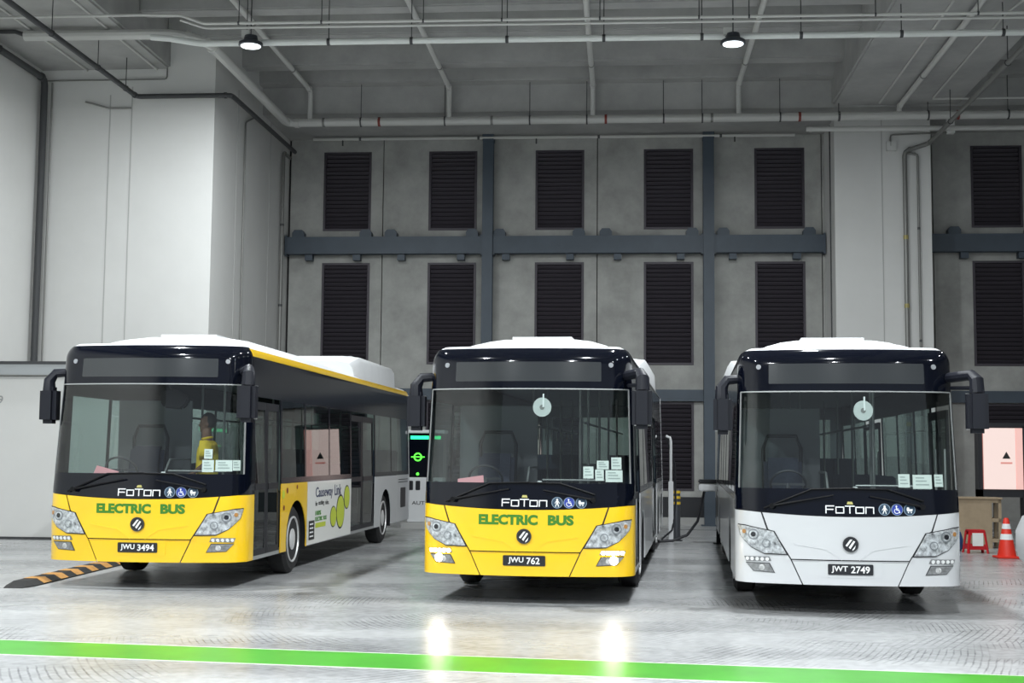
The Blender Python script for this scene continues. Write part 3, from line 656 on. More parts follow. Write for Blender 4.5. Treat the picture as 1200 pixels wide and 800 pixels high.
    MB().box((1.29, -0.02, 2.11), (1.48, -0.014, 2.52)).build('mirror_glass', RIM, m2)
    MB().tube([(1.39, -0.13, 2.52), (1.39, -0.12, 2.66), (1.36, -0.02, 2.73), (1.18, 0.38, 2.72)], [0.085, 0.08, 0.06, 0.06], 10).build('mirror_arm', NAVY, m2)
    MB().tube([(1.37, -0.08, 2.58), (1.20, 0.34, 2.60)], 0.022, 8).build('mirror_brace', NAVY, m2)
    # ---- sides
    for sg in (-1, 1):
        mf = SD(sg); A1 = (2.76, 0.56, 0.47); A2 = (9.42, 0.56, 0.47); X = lambda name, m, polys, par=root, **k: patch(name, mf, m, par, polys=polys, **k)
        if sg > 0:
            X('side_panel', sidep, [arch(1.92, 3.35, ZB, BELT, [A1])], th=0.012, du=0, dz=0)
            X('side_panel', WHT, [[(3.36, ZB), (6.33, ZB), (6.33, BELT), (3.36, BELT)]], th=0.012, du=0, dz=0)
            X('side_panel', WHT, [arch(8.36, 10.6, ZB, BELT, [A2])], th=0.012, du=0, dz=0)
        else:
            X('side_panel', sidep, [arch(ST_Y+0.01, 4.5, ZB, BELT, [A1])], th=0.012, du=0, dz=0)
            X('side_panel', WHT, [arch(4.51, 10.6, ZB, BELT, [A2])], th=0.012, du=0, dz=0)
        rp = X('side_panel', WHT, [[(10.61, ZB), (LEN, ZB), (LEN, BELT), (10.61, BELT)]], th=0.012, du=0, dz=0)
        X('engine_grille', BLKP, [rrect(11.0, 0.62, 11.55, 1.02, 0.02)], par=rp, off=0.006, th=0.006, du=0, dz=0)
        for z in (1.13, 1.18): X('grille_slot', BLKP, [[(10.75, z), (11.8, z), (11.8, z+0.015), (10.75, z+0.015)]], par=rp, off=0.005, th=0.005, du=0, dz=0)
        for c, r, zc in (A1, A2):
            MB().add([(sg*1.26, c-0.575, 0.3), (sg*1.26, c+0.575, 0.3), (sg*1.26, c+0.575, 1.15), (sg*1.26, c-0.575, 1.15), (sg*0.85, c-0.575, 0.3), (sg*0.85, c+0.575, 0.3), (sg*0.85, c+0.575, 1.15), (sg*0.85, c-0.575, 1.15)],
                     [(4,5,6,7), (0,3,7,4), (1,5,6,2), (3,2,6,7)]).build('wheel_housing', BLKP, root)
            w_ = link('wheel', TYRE, root, (sg*1.085, c, 0.48))
            rm = link('rim', RIMM, w_, None, (0, 0, 0 if sg > 0 else pi))
            for k in range(10): link('wheel_nut', NUT, w_, (sg*0.07, 0.115*cos(2*pi*k/10), 0.115*sin(2*pi*k/10)), (0, 0, 0 if sg > 0 else pi))
            for k in range(8): link('hand_hole', HOLE, w_, (sg*0.088, 0.238*cos(2*pi*k/8+.2), 0.238*sin(2*pi*k/8+.2)), (0, 0, 0 if sg > 0 else pi))
        # window band: pillars, header, panes
        wins = [(1.98, 3.20), (3.28, 4.72), (4.80, 6.28), (8.44, 9.95), (10.03, 11.85)] if sg > 0 else [(0.78, 2.0), (2.08, 3.55), (3.63, 5.1), (5.18, 6.65), (6.73, 8.2), (8.28, 9.95), (10.03, 11.85)]
        solid = []; y = ST_Y; doors = [(0.67, 1.90), (6.36, 8.34)] if sg > 0 else []
        gaps = sorted(wins + doors)
        for a, b in gaps: solid.append((y, a)); y = b
        solid.append((y, LEN))
        for a, b in solid:
            if b-a > 0.003: X('window_pillar', BAND, [[(a, BELT+0.006), (b, BELT+0.006), (b, GT+0.06), (a, GT+0.06)]], th=0.014, du=0, dz=0.3)
        for a, b in wins: X('window_sill', BAND, [[(a, BELT+0.006), (b, BELT+0.006), (b, BELT+0.08), (a, BELT+0.08)]], th=0.014, du=0, dz=0)
        X('upper_band', BAND, [[(ST_Y, GT+0.06), (LEN, GT+0.06), (LEN, 2.925), (ST_Y, 2.925)]], th=0.014, du=0, dz=0.05)
        for a, b in wins: X('window_pane', SIDEG, [[(a, BELT+0.08), (b, BELT+0.08), (b, GT+0.06), (a, GT+0.06)]], off=-0.003, th=0, du=0, dz=0)
        for a, b in doors:
            mid = (a+b)/2
            for (p, q) in ((a+0.01, mid-0.008), (mid+0.008, b-0.01)):
                fr = 0.07
                d = X('door_leaf', BLKP, [[(p, ZB), (p+fr, ZB), (p+fr, GT), (p, GT)], [(q-fr, ZB), (q, ZB), (q, GT), (q-fr, GT)], [(p+fr, ZB), (q-fr, ZB), (q-fr, ZB+0.12), (p+fr, ZB+0.12)], [(p+fr, GT-0.1), (q-fr, GT-0.1), (q-fr, GT), (p+fr, GT)], [(p+fr, 1.22), (q-fr, 1.22), (q-fr, 1.30), (p+fr, 1.30)]], off=-0.02, th=0.03, du=0, dz=0)
                X('door_glass', SIDEG, [[(p+fr, 1.30), (q-fr, 1.30), (q-fr, GT-0.1), (p+fr, GT-0.1)], [(p+fr, ZB+0.12), (q-fr, ZB+0.12), (q-fr, 1.22), (p+fr, 1.22)]], par=d, off=-0.03, th=0, du=0, dz=0)
                MB().tube([(sg*1.20, p+0.12, 0.75), (sg*1.20, p+0.12, 1.9)], 0.014, 8).build('door_rail', POLE, d)
            X('door_sill', POLE, [[(a, ZB-0.005), (b, ZB-0.005), (b, ZB+0.04), (a, ZB+0.04)]], off=-0.01, th=0.03, du=0, dz=0)
        X('gutter_trim', trimp, [[(ST_Y-0.04, 2.93), (LEN, 2.93), (LEN, 3.03), (ST_Y-0.04, 3.03)]], off=0.006, th=0.012, du=0, dz=0.02)
        X('rear_post', WHT, [[(LEN-0.07, ZB), (LEN, ZB), (LEN, 2.925), (LEN-0.07, 2.925)]], off=0.004, th=0.01, du=0, dz=0.2)
    # ---- roof and pods
    rows = []
    for z in (2.88, 2.92, 2.96, 3.0, 3.03, 3.055, 3.075):
        r = [FR(SE*(-1+2*i/40), z, -0.012) for i in range(41)]
        x = hwz(z)-inset(z)-0.012; r = [(-x, LEN-0.02, z)] + r + [(x, LEN-0.02, z)]; rows.append(r)
    vs = [v for r in rows for v in r]; n = len(rows[0]); fs = []
    for i in range(len(rows)-1):
        for k in range(n): fs.append((i*n+k, i*n+(k+1) % n, (i+1)*n+(k+1) % n, (i+1)*n+k))
    m = (n-1)//2; t0 = (len(rows)-1)*n
    for k in range(m): fs.append((t0+k, t0+k+1, t0+n-2-k, t0+n-1-k) if k+1 < n-2-k else (t0+k, t0+k+1, t0+n-1-k))
    MB().add(vs, fs).build('roof', ROOFW, root, fix=True)
    def loft(name, secs):                              # secs: (y, [(x, z)...]) half outlines mirrored
        V = []; F = []
        for y, pr in secs:
            V += [(-x, y, z) for x, z in pr] + [(x, y, z) for x, z in pr[::-1]]
        n_ = 2*len(secs[0][1])
        for i in range(len(secs)-1):
            for k in range(n_): F.append((i*n_+k, i*n_+(k+1) % n_, (i+1)*n_+(k+1) % n_, (i+1)*n_+k))
        F += [tuple(range(n_)), tuple((len(secs)-1)*n_+k for k in range(n_))]
        return MB().add(V, F).build(name, ROOFW, root, ang=40)
    def pod(sw_, h_): return [(1.06*sw_, 3.03), (1.0*sw_, 3.06+0.05*h_), (0.84*sw_, 3.06+0.14*h_), (0.66*sw_, 3.06+0.20*h_), (0.46*sw_, 3.06+0.23*h_)]
    fa = loft('roof_fairing', [(0.60, pod(0.80, 0.05)), (0.95, pod(0.93, 0.55)), (1.5, pod(1, 0.85)), (2.2, pod(1, 1.0)), (5.6, pod(1, 1.0)), (6.4, pod(1, 0.75)), (6.9, pod(0.97, 0.2))])
    MB().box((-0.44, 1.6, 3.2), (0.44, 5.2, 3.305)).build('hatch_cover', ROOFW, fa, bevel=0.05)
    MB().box((0.12, 0.84, 3.06), (0.18, 0.90, 3.11)).build('roof_marker', BLKP, fa)
    ac = loft('roof_unit', [(7.2, [(1.10, 3.04), (1.07, 3.20), (1.0, 3.30), (0.8, 3.34)]), (7.6, [(1.18, 3.0), (1.16, 3.34), (1.10, 3.43), (0.8, 3.46)]), (10.7, [(1.18, 3.0), (1.16, 3.34), (1.10, 3.43), (0.8, 3.46)]), (11.0, [(1.12, 3.0), (1.08, 3.16), (1.0, 3.30), (0.8, 3.36)])])
    MB().box((-0.9, 7.9, 3.44), (0.9, 10.4, 3.48)).build('unit_lid', ROOFW, ac, bevel=0.012)
    # ---- back
    bk = MB().box((-1.26, LEN-0.04, ZB), (1.26, LEN, 1.6)).box((-1.235, LEN-0.04, 1.6), (-1.0, LEN, 2.95)).box((1.0, LEN-0.04, 1.6), (1.235, LEN, 2.95)).box((-1.0, LEN-0.04, 2.55), (1.0, LEN, 2.95)).build('rear_panel', WHT, root)
    MB().add([(-1.0, LEN-0.02, 1.6), (1.0, LEN-0.02, 1.6), (1.0, LEN-0.02, 2.55), (-1.0, LEN-0.02, 2.55)], [(0,1,2,3)]).build('rear_window', SIDEG, root, fix=False)
    for sg in (-1, 1): MB().box((sg*1.12-0.06, LEN, 0.9), (sg*1.12+0.06, LEN+0.015, 1.4)).build('tail_lamp', RED, bk)
    # ---- inside
    cf = MB().box((-0.86, 0.5, 0.36), (0.86, LEN-0.05, 0.40)).build('cabin_floor', INT, root)
    for sg in (-1, 1):
        for ya, yb in ((0.55, 2.16), (3.36, 8.78), (10.06, LEN-0.05)): MB().box((min(sg*0.86, sg*1.24), ya, 0.36), (max(sg*0.86, sg*1.24), yb, 0.40)).build('floor_strip', INT, cf)
    MB().box((-0.82, 1.9, 0.30), (0.82, 11.8, 0.37)).build('chassis', BLKP, root)
    MB().box((-1.16, 0.75, 2.78), (1.16, LEN-0.1, 2.80)).build('cabin_ceiling', INT, root)
    ds = MB().prism([(0.32, 0.40), (0.32, 1.30), (0.45, 1.36), (0.92, 1.30), (1.0, 1.10), (0.85, 0.40)], -1.15, 0.12, axes=(1,2,0)).build('dashboard', INTD, root, bevel=0.02)
    MB().prism([(0.30, 0.95), (0.30, 1.27), (0.55, 1.27), (0.55, 0.95)], 0.10, 0.95, axes=(1,2,0)).build('dash_shelf', INTD, ds, bevel=0.02)
    sw_ = MB().tube([(-0.62+0.21*cos(2*pi*k/24), 0.98-0.13*sin(2*pi*k/24), 1.46+0.165*sin(2*pi*k/24)) for k in range(24)], 0.016, 6, closed=True).build('steering_wheel', INTD, root)
    MB().tube([(-0.62, 0.98, 1.46), (-0.62, 0.86, 1.25)], 0.03, 8).build('column', INTD, sw_)
    MB().bar((-0.82, 0.98, 1.46), (-0.42, 0.98, 1.46), 0.03, 0.03).build('spoke', INTD, sw_)
    dsr = MB().box((-0.88, 1.30, 0.40), (-0.36, 1.80, 0.70)).box((-0.86, 1.25, 0.70), (-0.38, 1.75, 0.98)).build('driver_seat', SEATM, root, bevel=0.04)
    MB().prism([(1.68, 0.95), (1.84, 0.95), (1.96, 1.75), (1.84, 1.80)], -0.86, -0.38, axes=(1,2,0)).build('seat_back', SEATM, dsr, bevel=0.05)
    MB().tube([(-0.84, 1.98, 1.0), (-0.86, 2.0, 1.9), (-0.80, 2.0, 2.06), (-0.44, 2.0, 2.06), (-0.38, 2.0, 1.9), (-0.40, 1.98, 1.0)], 0.025, 8).build('seat_frame', BLKP, dsr)
    MB().box((-1.18, 2.22, 0.40), (-0.12, 2.25, 2.42)).build('cab_partition', INT, root)
    MB().box((-0.14, 1.15, 0.40), (-0.11, 2.22, 1.35)).build('cab_door', INT, root)
    MB().tube([(-0.125, 1.15, 1.36), (-0.125, 1.4, 1.6), (-0.125, 2.2, 1.6)], 0.014, 8).build('cab_rail', POLE, root)
    # little things standing on the dash belong to the bus
    MB().lathe([(0.05, 0), (0.055, 0.03), (0.045, 0.08), (0.02, 0.11)], (0.12, 0.5, 1.34), 'Z', 14).build('dash_camera', LETW, root)
    if pinks:
        q = MB()
        for (x, a, w_, h_) in pinks: q.rbox((x, 0.46, 1.42), (w_, 0.01, h_), Matrix.Rotation(a, 3, 'Y') @ Matrix.Rotation(radians(-20), 3, 'X'))
        q.build('dash_papers', PINK, root)
    for x, y in ((-0.3, 3.2), (0.55, 2.4), (-0.3, 5.0), (0.55, 4.4), (-0.3, 7.0), (0.55, 6.4), (0.55, 8.6), (-0.3, 9.0), (0.5, 1.75)):
        MB().tube([(x, y, 0.40), (x, y, 2.78)], 0.018, 8).build('grab_pole', POLE, root)
    for sx in (-0.42, 0.5): MB().tube([(sx, 2.3, 2.2), (sx, 11.2, 2.2)], 0.016, 8).build('ceiling_rail', POLE, root)
    for i in range(8):
        MB().tube([(-0.42, 3+i*0.9, 2.2), (-0.42, 3+i*0.9, 2.0)], 0.012, 6).build('hand_strap', PIPE, root)
    MB().tube([(0.14, 0.62, 1.46), (0.9, 0.62, 1.46)], 0.012, 8).build('dash_rail', POLE, root)
    for i in range(10):
        for x in (-0.98, -0.54, 0.98, 0.54):
            y = 3.4 + i*0.82
            if x > 0 and (6.1 < y < 8.5 or y < 3.5): continue
            link('seat', SEAT, root, (x, y, 0.40 + (0.25 if y > 8.5 else 0)))
    MB().box((-0.84, 8.45, 0.40), (0.84, LEN-0.06, 0.65)).build('rear_platform', INT, root)
    # ---- advertisement on the door side
    if ad:
        mf = SD(1); base = None
        a_ = patch('advert_panel', mf, mat('advert white', (0.80, 0.80, 0.76), 0.35, coat=0.4), root, polys=[[(3.38, ZB+0.01), (6.31, ZB+0.01), (6.31, BELT-0.01), (3.38, BELT-0.01)]], off=0.004, th=0.003, du=0, dz=0)
        T = lambda s_, m_, **k: patch('advert_text', mf, m_, a_, mesh2d=text2d(s_, **k), off=0.007, th=0.003, du=0, dz=0)
        AN = mat('advert navy', (0.03, 0.035, 0.09), 0.5)
        T('Causeway', AN, w=1.12, h=0.20, cx=4.40, cz=1.09, bold=0.01); T('Link', AN, w=0.46, h=0.17, cx=5.32, cz=1.12, bold=0.01)
        T('for', LETB, w=0.13, h=0.075, cx=3.9, cz=0.945); T('exciting', LETB, w=0.36, h=0.09, cx=4.2, cz=0.94); T('rides.', LETB, w=0.26, h=0.075, cx=4.58, cz=0.945)
        T('100%', GRN, w=0.36, h=0.07, cx=4.02, cz=0.80, bold=0.03)
        T('ELECTRIC', GRN, w=0.46, h=0.065, cx=4.07, cz=0.71, bold=0.03); T('BUS', GRN, w=0.2, h=0.065, cx=4.46, cz=0.71, bold=0.03)
        patch('advert_mark', mf, LIMEM, a_, polys=[[(3.85, 0.58), (4.5, 0.58), (4.5, 0.65), (3.85, 0.65)]], off=0.007, th=0.003, du=0, dz=0)
        for (cx, cz, rx, rz) in ((5.02, 0.70, 0.22, 0.17), (5.52, 0.76, 0.30, 0.28), (5.98, 0.98, 0.22, 0.20)):
            patch('advert_oval', mf, LETB, a_, polys=[circ(cx, cz, rx, 24, rz)], off=0.0065, th=0.002, du=0, dz=0)
            patch('advert_oval', mf, LIMEM, a_, polys=[circ(cx, cz, rx*0.9, 24, rz*0.9)], off=0.009, th=0.002, du=0, dz=0)
        pn = patch('notice_panel', mf, LETB, root, polys=[[(3.45, 0.42), (3.78, 0.42), (3.78, 0.70), (3.45, 0.70)]], off=0.009, th=0.003, du=0, dz=0)
        patch('notice_lines', mf, LETW, pn, polys=[[(3.49, z), (3.70, z), (3.70, z+0.02), (3.49, z+0.02)] for z in (0.46, 0.52, 0.58, 0.64)], off=0.012, th=0.002, du=0, dz=0)
        for (cy, cz, r, m_) in ((2.02, 1.13, 0.06, LIMEM), (2.06, 0.95, 0.035, RED), (2.22, 1.18, 0.04, RED), (2.75, 1.22, 0.03, RED)):
            patch('side_sticker', mf, m_, root, polys=[circ(cy, cz, r, 12)], off=0.005, th=0.003, du=0, dz=0)

YG = (-6.165, 16.66, 0)
b1 = empty('city_bus', YG, radians(-0.8), 1.035, label='yellow electric bus with plate JWU 3494, parked beside the white walls', cat='bus', group='parked city buses')
bus(b1, YEL, YEL, 'JWU 3494', True, True, False, False, [(0.83, 1.53, 0.14, 0.15), (1.02, 1.535, 0.20, 0.14), (1.165, 1.54, 0.08, 0.13), (0.83, 1.68, 0.10, 0.12)], [(-0.62, 0.25, 0.30, 0.14)], YEL)
b2 = empty('city_bus', (-1.155, 15.72, 0), radians(-3.3), 1.0, label='yellow electric bus with plate JWU 762 and lit lower lamps', cat='bus', group='parked city buses')
bus(b2, YEL, WHT, 'JWU 762', True, False, True, True, [(0.75, 1.56, 0.12, 0.14), (0.88, 1.53, 0.10, 0.13), (1.05, 1.52, 0.20, 0.14), (0.92, 1.65, 0.14, 0.10), (1.08, 1.67, 0.12, 0.14)], [(-0.72, -0.15, 0.32, 0.14)], BAND)
b3 = empty('city_bus', (2.53, 15.25, 0), radians(-2.9), 0.985, label='white electric bus with plate JWT 2749', cat='bus', group='parked city buses')
bus(b3, WHT, WHT, 'JWT 2749', False, False, False, True, [(0.62, 1.53, 0.13, 0.15), (0.83, 1.52, 0.22, 0.16), (1.02, 1.535, 0.10, 0.14)], None, BAND)

# ------------------------------------------------------------------ person standing in the first bus
SKIN = mat('skin', (0.16, 0.085, 0.055), 0.6, noise=0.08, nscale=12)
SHIRT = mat('yellow shirt', (0.72, 0.52, 0.03), 0.8, noise=0.12, nscale=8)
TROU = mat('dark trousers', (0.02, 0.022, 0.03), 0.8)
HAIR = mat('dark hair', (0.012, 0.010, 0.010), 0.7, noise=0.3, nscale=60)
def skin(name, verts, edges, m, parent=None, root=0, lv=2):
    me = bpy.data.meshes.new(name); me.from_pydata([v[:3] for v in verts], edges, [])
    o = bpy.data.objects.new(name, me); COL.objects.link(o)
    md = o.modifiers.new('skin', 'SKIN'); md.use_smooth_shade = True; md.branch_smoothing = 0.6
    if not me.skin_vertices: me.attributes  # layer is made with the modifier
    for i, v in enumerate(verts):
        r = v[3] if len(v) > 4 else v[3]; r2 = v[4] if len(v) > 4 else v[3]
        me.skin_vertices[0].data[i].radius = (r, r2)
        me.skin_vertices[0].data[i].use_root = (i == root)
    sb = o.modifiers.new('sub', 'SUBSURF'); sb.levels = lv; sb.render_levels = lv
    me.materials.append(m)
    if parent: o.parent = parent
    return o
# faces -X; x forward is negative, y across the body
FLZ = 0.40*1.035
pe = empty('person', (-5.60, 17.66, FLZ), radians(8), 1.0, label='person in a yellow shirt standing inside the first yellow bus', cat='person')
V = []; Eg = []
def jv(x, y, z, r, r2=None, to=None):
    V.append((x, y, z, r, r2 or r)); i = len(V)-1
    if to is not None: Eg.append((to, i))
    return i
pel = jv(0, 0, 0.98, 0.13, 0.15)
wst = jv(0.0, 0, 1.15, 0.11, 0.135, pel); chs = jv(0.01, 0, 1.36, 0.12, 0.16, wst); nk0 = jv(0.0, 0, 1.52, 0.065, 0.07, chs); nk = jv(-0.02, 0, 1.60, 0.072, None, nk0)
hd1 = jv(-0.015, 0, 1.70, 0.075, 0.07, nk)
for sg in (-1, 1):
    sh = jv(0.01, sg*0.17, 1.47, 0.058, None, chs); el = jv(0.03, sg*0.23, 1.20, 0.043, None, sh); wr = jv(-0.17, sg*0.19, 1.05, 0.028, None, el)
    pm = jv(-0.23, sg*0.18, 1.03, 0.026, 0.034, wr)
    for k, (dy, ln) in enumerate(((-0.030, 0.070), (-0.010, 0.082), (0.010, 0.078), (0.030, 0.060))):
        f1 = jv(-0.26, sg*0.18+dy, 1.025, 0.009, None, pm); f2 = jv(-0.26-ln*0.5, sg*0.18+dy, 1.01, 0.008, None, f1); jv(-0.26-ln*0.75, sg*0.18+dy, 0.98, 0.007, None, f2)
    t1 = jv(-0.21, sg*0.14, 1.02, 0.011, None, pm); jv(-0.25, sg*0.125, 1.0, 0.009, None, t1)
    hp_ = jv(0, sg*0.09, 0.90, 0.085, None, pel); kn = jv(-0.01, sg*0.10, 0.50, 0.058, None, hp_); ak = jv(0.02, sg*0.10, 0.09, 0.038, None, kn); toe = jv(-0.13, sg*0.11, 0.035, 0.035, 0.042, ak)
def ell(mb, c, r, n=20, keep=None):
    vs = []; fs = []; m = n//2
    for i in range(m+1):
        for k in range(n):
            t, p = pi*i/m, 2*pi*k/n; vs.append((c[0]+r[0]*sin(t)*cos(p), c[1]+r[1]*sin(t)*sin(p), c[2]+r[2]*cos(t)))
    for i in range(m):
        for k in range(n):
            f = (i*n+k, (i+1)*n+k, (i+1)*n+(k+1) % n, i*n+(k+1) % n)
            q = [sum(vs[j][d] for j in f)/4 for d in range(3)]
            if keep is None or keep(*q): fs.append(f)
    return mb.add(vs, fs)
bs = skin('body_base', V, Eg, SKIN, None, 0)
bpy.context.view_layer.update()
bme = bpy.data.meshes.new_from_object(bs.evaluated_get(bpy.context.evaluated_depsgraph_get()))
hm = MB().add([v.co for v in bme.vertices], [tuple(p.vertices) for p in bme.polygons])
bpy.data.objects.remove(bs)
ell(hm, (-0.005, 0, 1.755), (0.100, 0.078, 0.112)); ell(hm, (-0.045, 0, 1.685), (0.062, 0.055, 0.066)); ell(hm, (-0.085, 0, 1.640), (0.022, 0.026, 0.022))
ell(hm, (-0.112, 0, 1.708), (0.020, 0.016, 0.018), 12); ell(hm, (-0.098, 0, 1.735), (0.018, 0.011, 0.038), 12)      # nose
ell(hm, (-0.085, 0, 1.782), (0.022, 0.055, 0.014), 12); ell(hm, (-0.096, 0, 1.668), (0.018, 0.024, 0.014), 12)      # brow and lips
for sg in (-1, 1): ell(hm, (0.0, sg*0.080, 1.725), (0.022, 0.010, 0.034), 12)
body = hm.build('body', SKIN, pe)
rmod = body.modifiers.new('remesh', 'REMESH'); rmod.mode = 'VOXEL'; rmod.voxel_size = 0.009; rmod.use_smooth_shade = True
skin('shirt', [(0, 0, 0.93, 0.19, 0.23), (0, 0, 1.12, 0.18, 0.21), (0.01, 0, 1.36, 0.185, 0.23), (0.0, 0, 1.51, 0.11, 0.13), (0.01, 0.19, 1.46, 0.105), (0.03, 0.235, 1.27, 0.095), (0.01, -0.19, 1.46, 0.105), (0.03, -0.235, 1.27, 0.095)],
     [(0, 1), (1, 2), (2, 3), (2, 4), (4, 5), (2, 6), (6, 7)], SHIRT, pe)
skin('collar', [(0.0, 0, 1.51, 0.10, 0.105), (-0.01, 0, 1.565, 0.090, 0.095)], [(0, 1)], SHIRT, pe)
skin('trousers', [(0, 0, 0.97, 0.135, 0.165), (0, 0.09, 0.86, 0.10), (-0.01, 0.10, 0.48, 0.075), (0.02, 0.10, 0.08, 0.06), (0, -0.09, 0.86, 0.10), (-0.01, -0.10, 0.48, 0.075), (0.02, -0.10, 0.08, 0.06)],
     [(0, 1), (1, 2), (2, 3), (0, 4), (4, 5), (5, 6)], TROU, pe)
ell(MB(), (0.006, 0, 1.765), (0.108, 0.088, 0.118), 32, lambda x, y, z: (z > 1.835 - 0.35*max(0, -0.02-x) or x > 0.012) and z > 1.69).build('hair', HAIR, pe, fix=False)
for sg in (-1, 1): ell(MB(), (-0.092, sg*0.030, 1.758), (0.010, 0.012, 0.007), 12).build('eye', LETB, pe)
for sg in (-1, 1): MB().box((-0.19, sg*0.11-0.05, 0.0), (0.07, sg*0.11+0.05, 0.07)).build('shoe', BLKP, pe, bevel=0.025)

# ------------------------------------------------------------------ speed hump
hu = empty('speed_hump', (-7.80, 16.70, 0), radians(2.4), label='black rubber speed hump with orange yellow blocks on the floor', cat='speed hump')
hprof = [(-0.19, 0.0), (-0.19, 0.015), (-0.09, 0.075), (0.09, 0.075), (0.19, 0.015), (0.19, 0.0)]
ORG = mat('hump yellow', (0.55, 0.27, 0.06), 0.6, noise=0.25, nscale=14)
cap = [(x*0.55, z*0.25) for x, z in hprof]
for k in range(7):
    y = 0.24 + 0.6*k
    MB().prism(hprof, y, y+0.30, axes=(0, 2, 1)).build('rubber_block', RUB, hu, smooth=False)
    MB().prism(hprof, y+0.30, y+0.60, axes=(0, 2, 1)).build('rubber_block', RUB, hu, smooth=False)
    MB().add([(x, y+0.31, z+0.004) for x, z in hprof[1:5]] + [(x, y+0.59, z+0.004) for x, z in hprof[1:5]], [(0, 4, 5, 1), (1, 5, 6, 2), (2, 6, 7, 3)]).build('reflective_block', ORG, hu, fix=False, smooth=False)
V2 = [(x, 0.24, z) for x, z in hprof] + [(-0.12, 0.0, 0), (-0.12, 0.0, 0.008), (-0.07, 0.03, 0.012), (0.07, 0.03, 0.012), (0.12, 0.0, 0.008), (0.12, 0.0, 0)]
MB().add(V2, [(i, (i+1) % 6, (i+1) % 6+6, i+6) for i in range(6)] + [tuple(range(6)), tuple(range(11, 5, -1))]).build('end_cap', RUB, hu, smooth=False)

# ------------------------------------------------------------------ chargers
CHW = mat('charger white', (0.62, 0.63, 0.64), 0.4)
RINGLED = mat('ring led', (0.05, 0.3, 0.02), 0.4, emit=(0.10, 1.0, 0.06), estr=1.6)
def charger(x, y, rz, label, seed=0):
    o = empty('charging_station', (x, y, 0), rz, label=label, cat='charger', group='bus charging stations')
    MB().box((-0.55, -0.35, 0), (0.55, 0.45, 0.16)).build('plinth', CONC_C, o, bevel=0.01)
    MB().box((-0.42, -0.25, 0.16), (0.42, 0.35, 1.22)).build('cabinet', CHW, o, bevel=0.02)
    up = MB().box((-0.42, -0.24, 1.22), (0.42, 0.35, 2.30)).build('screen_panel', BLK, o, bevel=0.02)
    MB().box((-0.46, -0.30, 2.26), (0.46, 0.36, 2.34)).build('canopy', CHW, o, bevel=0.015)
    MB().box((-0.36, -0.255, 2.12), (0.36, -0.235, 2.20)).build('light_bar', GREENLED, up)
    q = MB().tube([(-0.18+0.085*cos(2*pi*k/20), -0.25, 1.70+0.085*sin(2*pi*k/20)) for k in range(20)], 0.017, 6, closed=True)
    q.bar((-0.34, -0.25, 1.70), (-0.02, -0.25, 1.70), 0.02, 0.025).build('ring_mark', RINGLED, up)
    MB().lathe([(0.035, -0.26), (0.035, -0.235)], (-0.18, 0, 1.30), 'Y', 14).build('status_dot', RINGLED, up)
    for k in (-0.34, -0.17, 0.1, 0.27): MB().box((k-0.055, -0.262, 0.92), (k+0.055, -0.24, 1.14)).build('socket', BLKP, o, bevel=0.01)
    patch('maker_name', lambda u, z, of: (u, -0.25-of, z), PIPED, o, mesh2d=text2d('AUTEL', w=0.46, h=0.085, cx=-0.08, cz=0.62, bold=0.01), off=0.003, th=0.004, du=0, dz=0)
    MB().tube([(0.27, -0.26, 1.0), (0.34, -0.42, 0.7), (0.36, -0.40, 0.3), (0.3, -0.36, 0.17)], 0.022, 8).build('cable', BLKP, o)
    return o
charger(-4.66, 31.6, 0, 'charging station with green light bar behind the first yellow bus')
dk = empty('cable_dock', (1.76, 27.6, 0), 0, label='white cable dock with black lid beside the white bus', cat='charger')
MB().box((-0.22, -0.10, 1.06), (0.26, 0.16, 1.22)).build('tray', CHW, dk, bevel=0.02)
MB().box((-0.22, -0.11, 1.22), (0.26, 0.17, 1.30)).build('lid', BLKP, dk, bevel=0.02)
MB().box((0.14, -0.03, 0), (0.22, 0.07, 1.06)).build('post', NAVY, dk)
MB().box((0.08, -0.1, 0), (0.26, 0.14, 0.02)).build('foot', NAVY, dk)
MB().tube([(-0.10, 0.02, 1.06), (-0.16, 0.0, 0.8), (-0.24, 0.0, 0.45), (-0.45, 0.0, 0.17), (-0.75, 0.0, 0.05), (-1.05, 0.02, 0.03)], 0.028, 8).build('cable', BLKP, dk)
ms = empty('cable_mast', (0.99, 27.9, 0), 0, label='slim white cable mast standing beside the middle bus', cat='mast')
MB().box((-0.05, -0.05, 0), (0.05, 0.05, 1.25)).build('lower_post', CHW, ms, bevel=0.01)
MB().tube([(0, 0, 1.2), (0, 0, 2.08), (-0.02, 0, 2.15), (-0.10, 0, 2.18)], 0.03, 8).build('upper_post', CHW, ms)
MB().tube([(-0.10, 0, 2.17), (0.08, 0.02, 1.6), (0.10, 0.02, 0.8), (0.02, -0.05, 0.25), (-0.2, -0.1, 0.06)], 0.02, 8).build('cable', BLKP, ms)
bo = empty('bollard', (1.12, 28.4, 0), 0, label='dark bollard with two yellow bands between middle and white bus', cat='bollard')
MB().lathe([(0.085, 0), (0.085, 1.0), (0.07, 1.05), (0.03, 1.07)], (0, 0, 0), 'Z', 18).build('post', mat('bollard grey', (0.07, 0.075, 0.085), 0.4, metal=0.4), bo)
MB().lathe([(0.13, 0), (0.13, 0.02)], (0, 0, 0), 'Z', 18).build('flange', BLKP, bo)
BY = mat('band yellow', (0.72, 0.48, 0.03), 0.5)
for z in (0.76, 0.88, 0.99): MB().lathe([(0.089, z), (0.089, z+0.055)], (0, 0, 0), 'Z', 18).build('yellow_band', BY, bo)

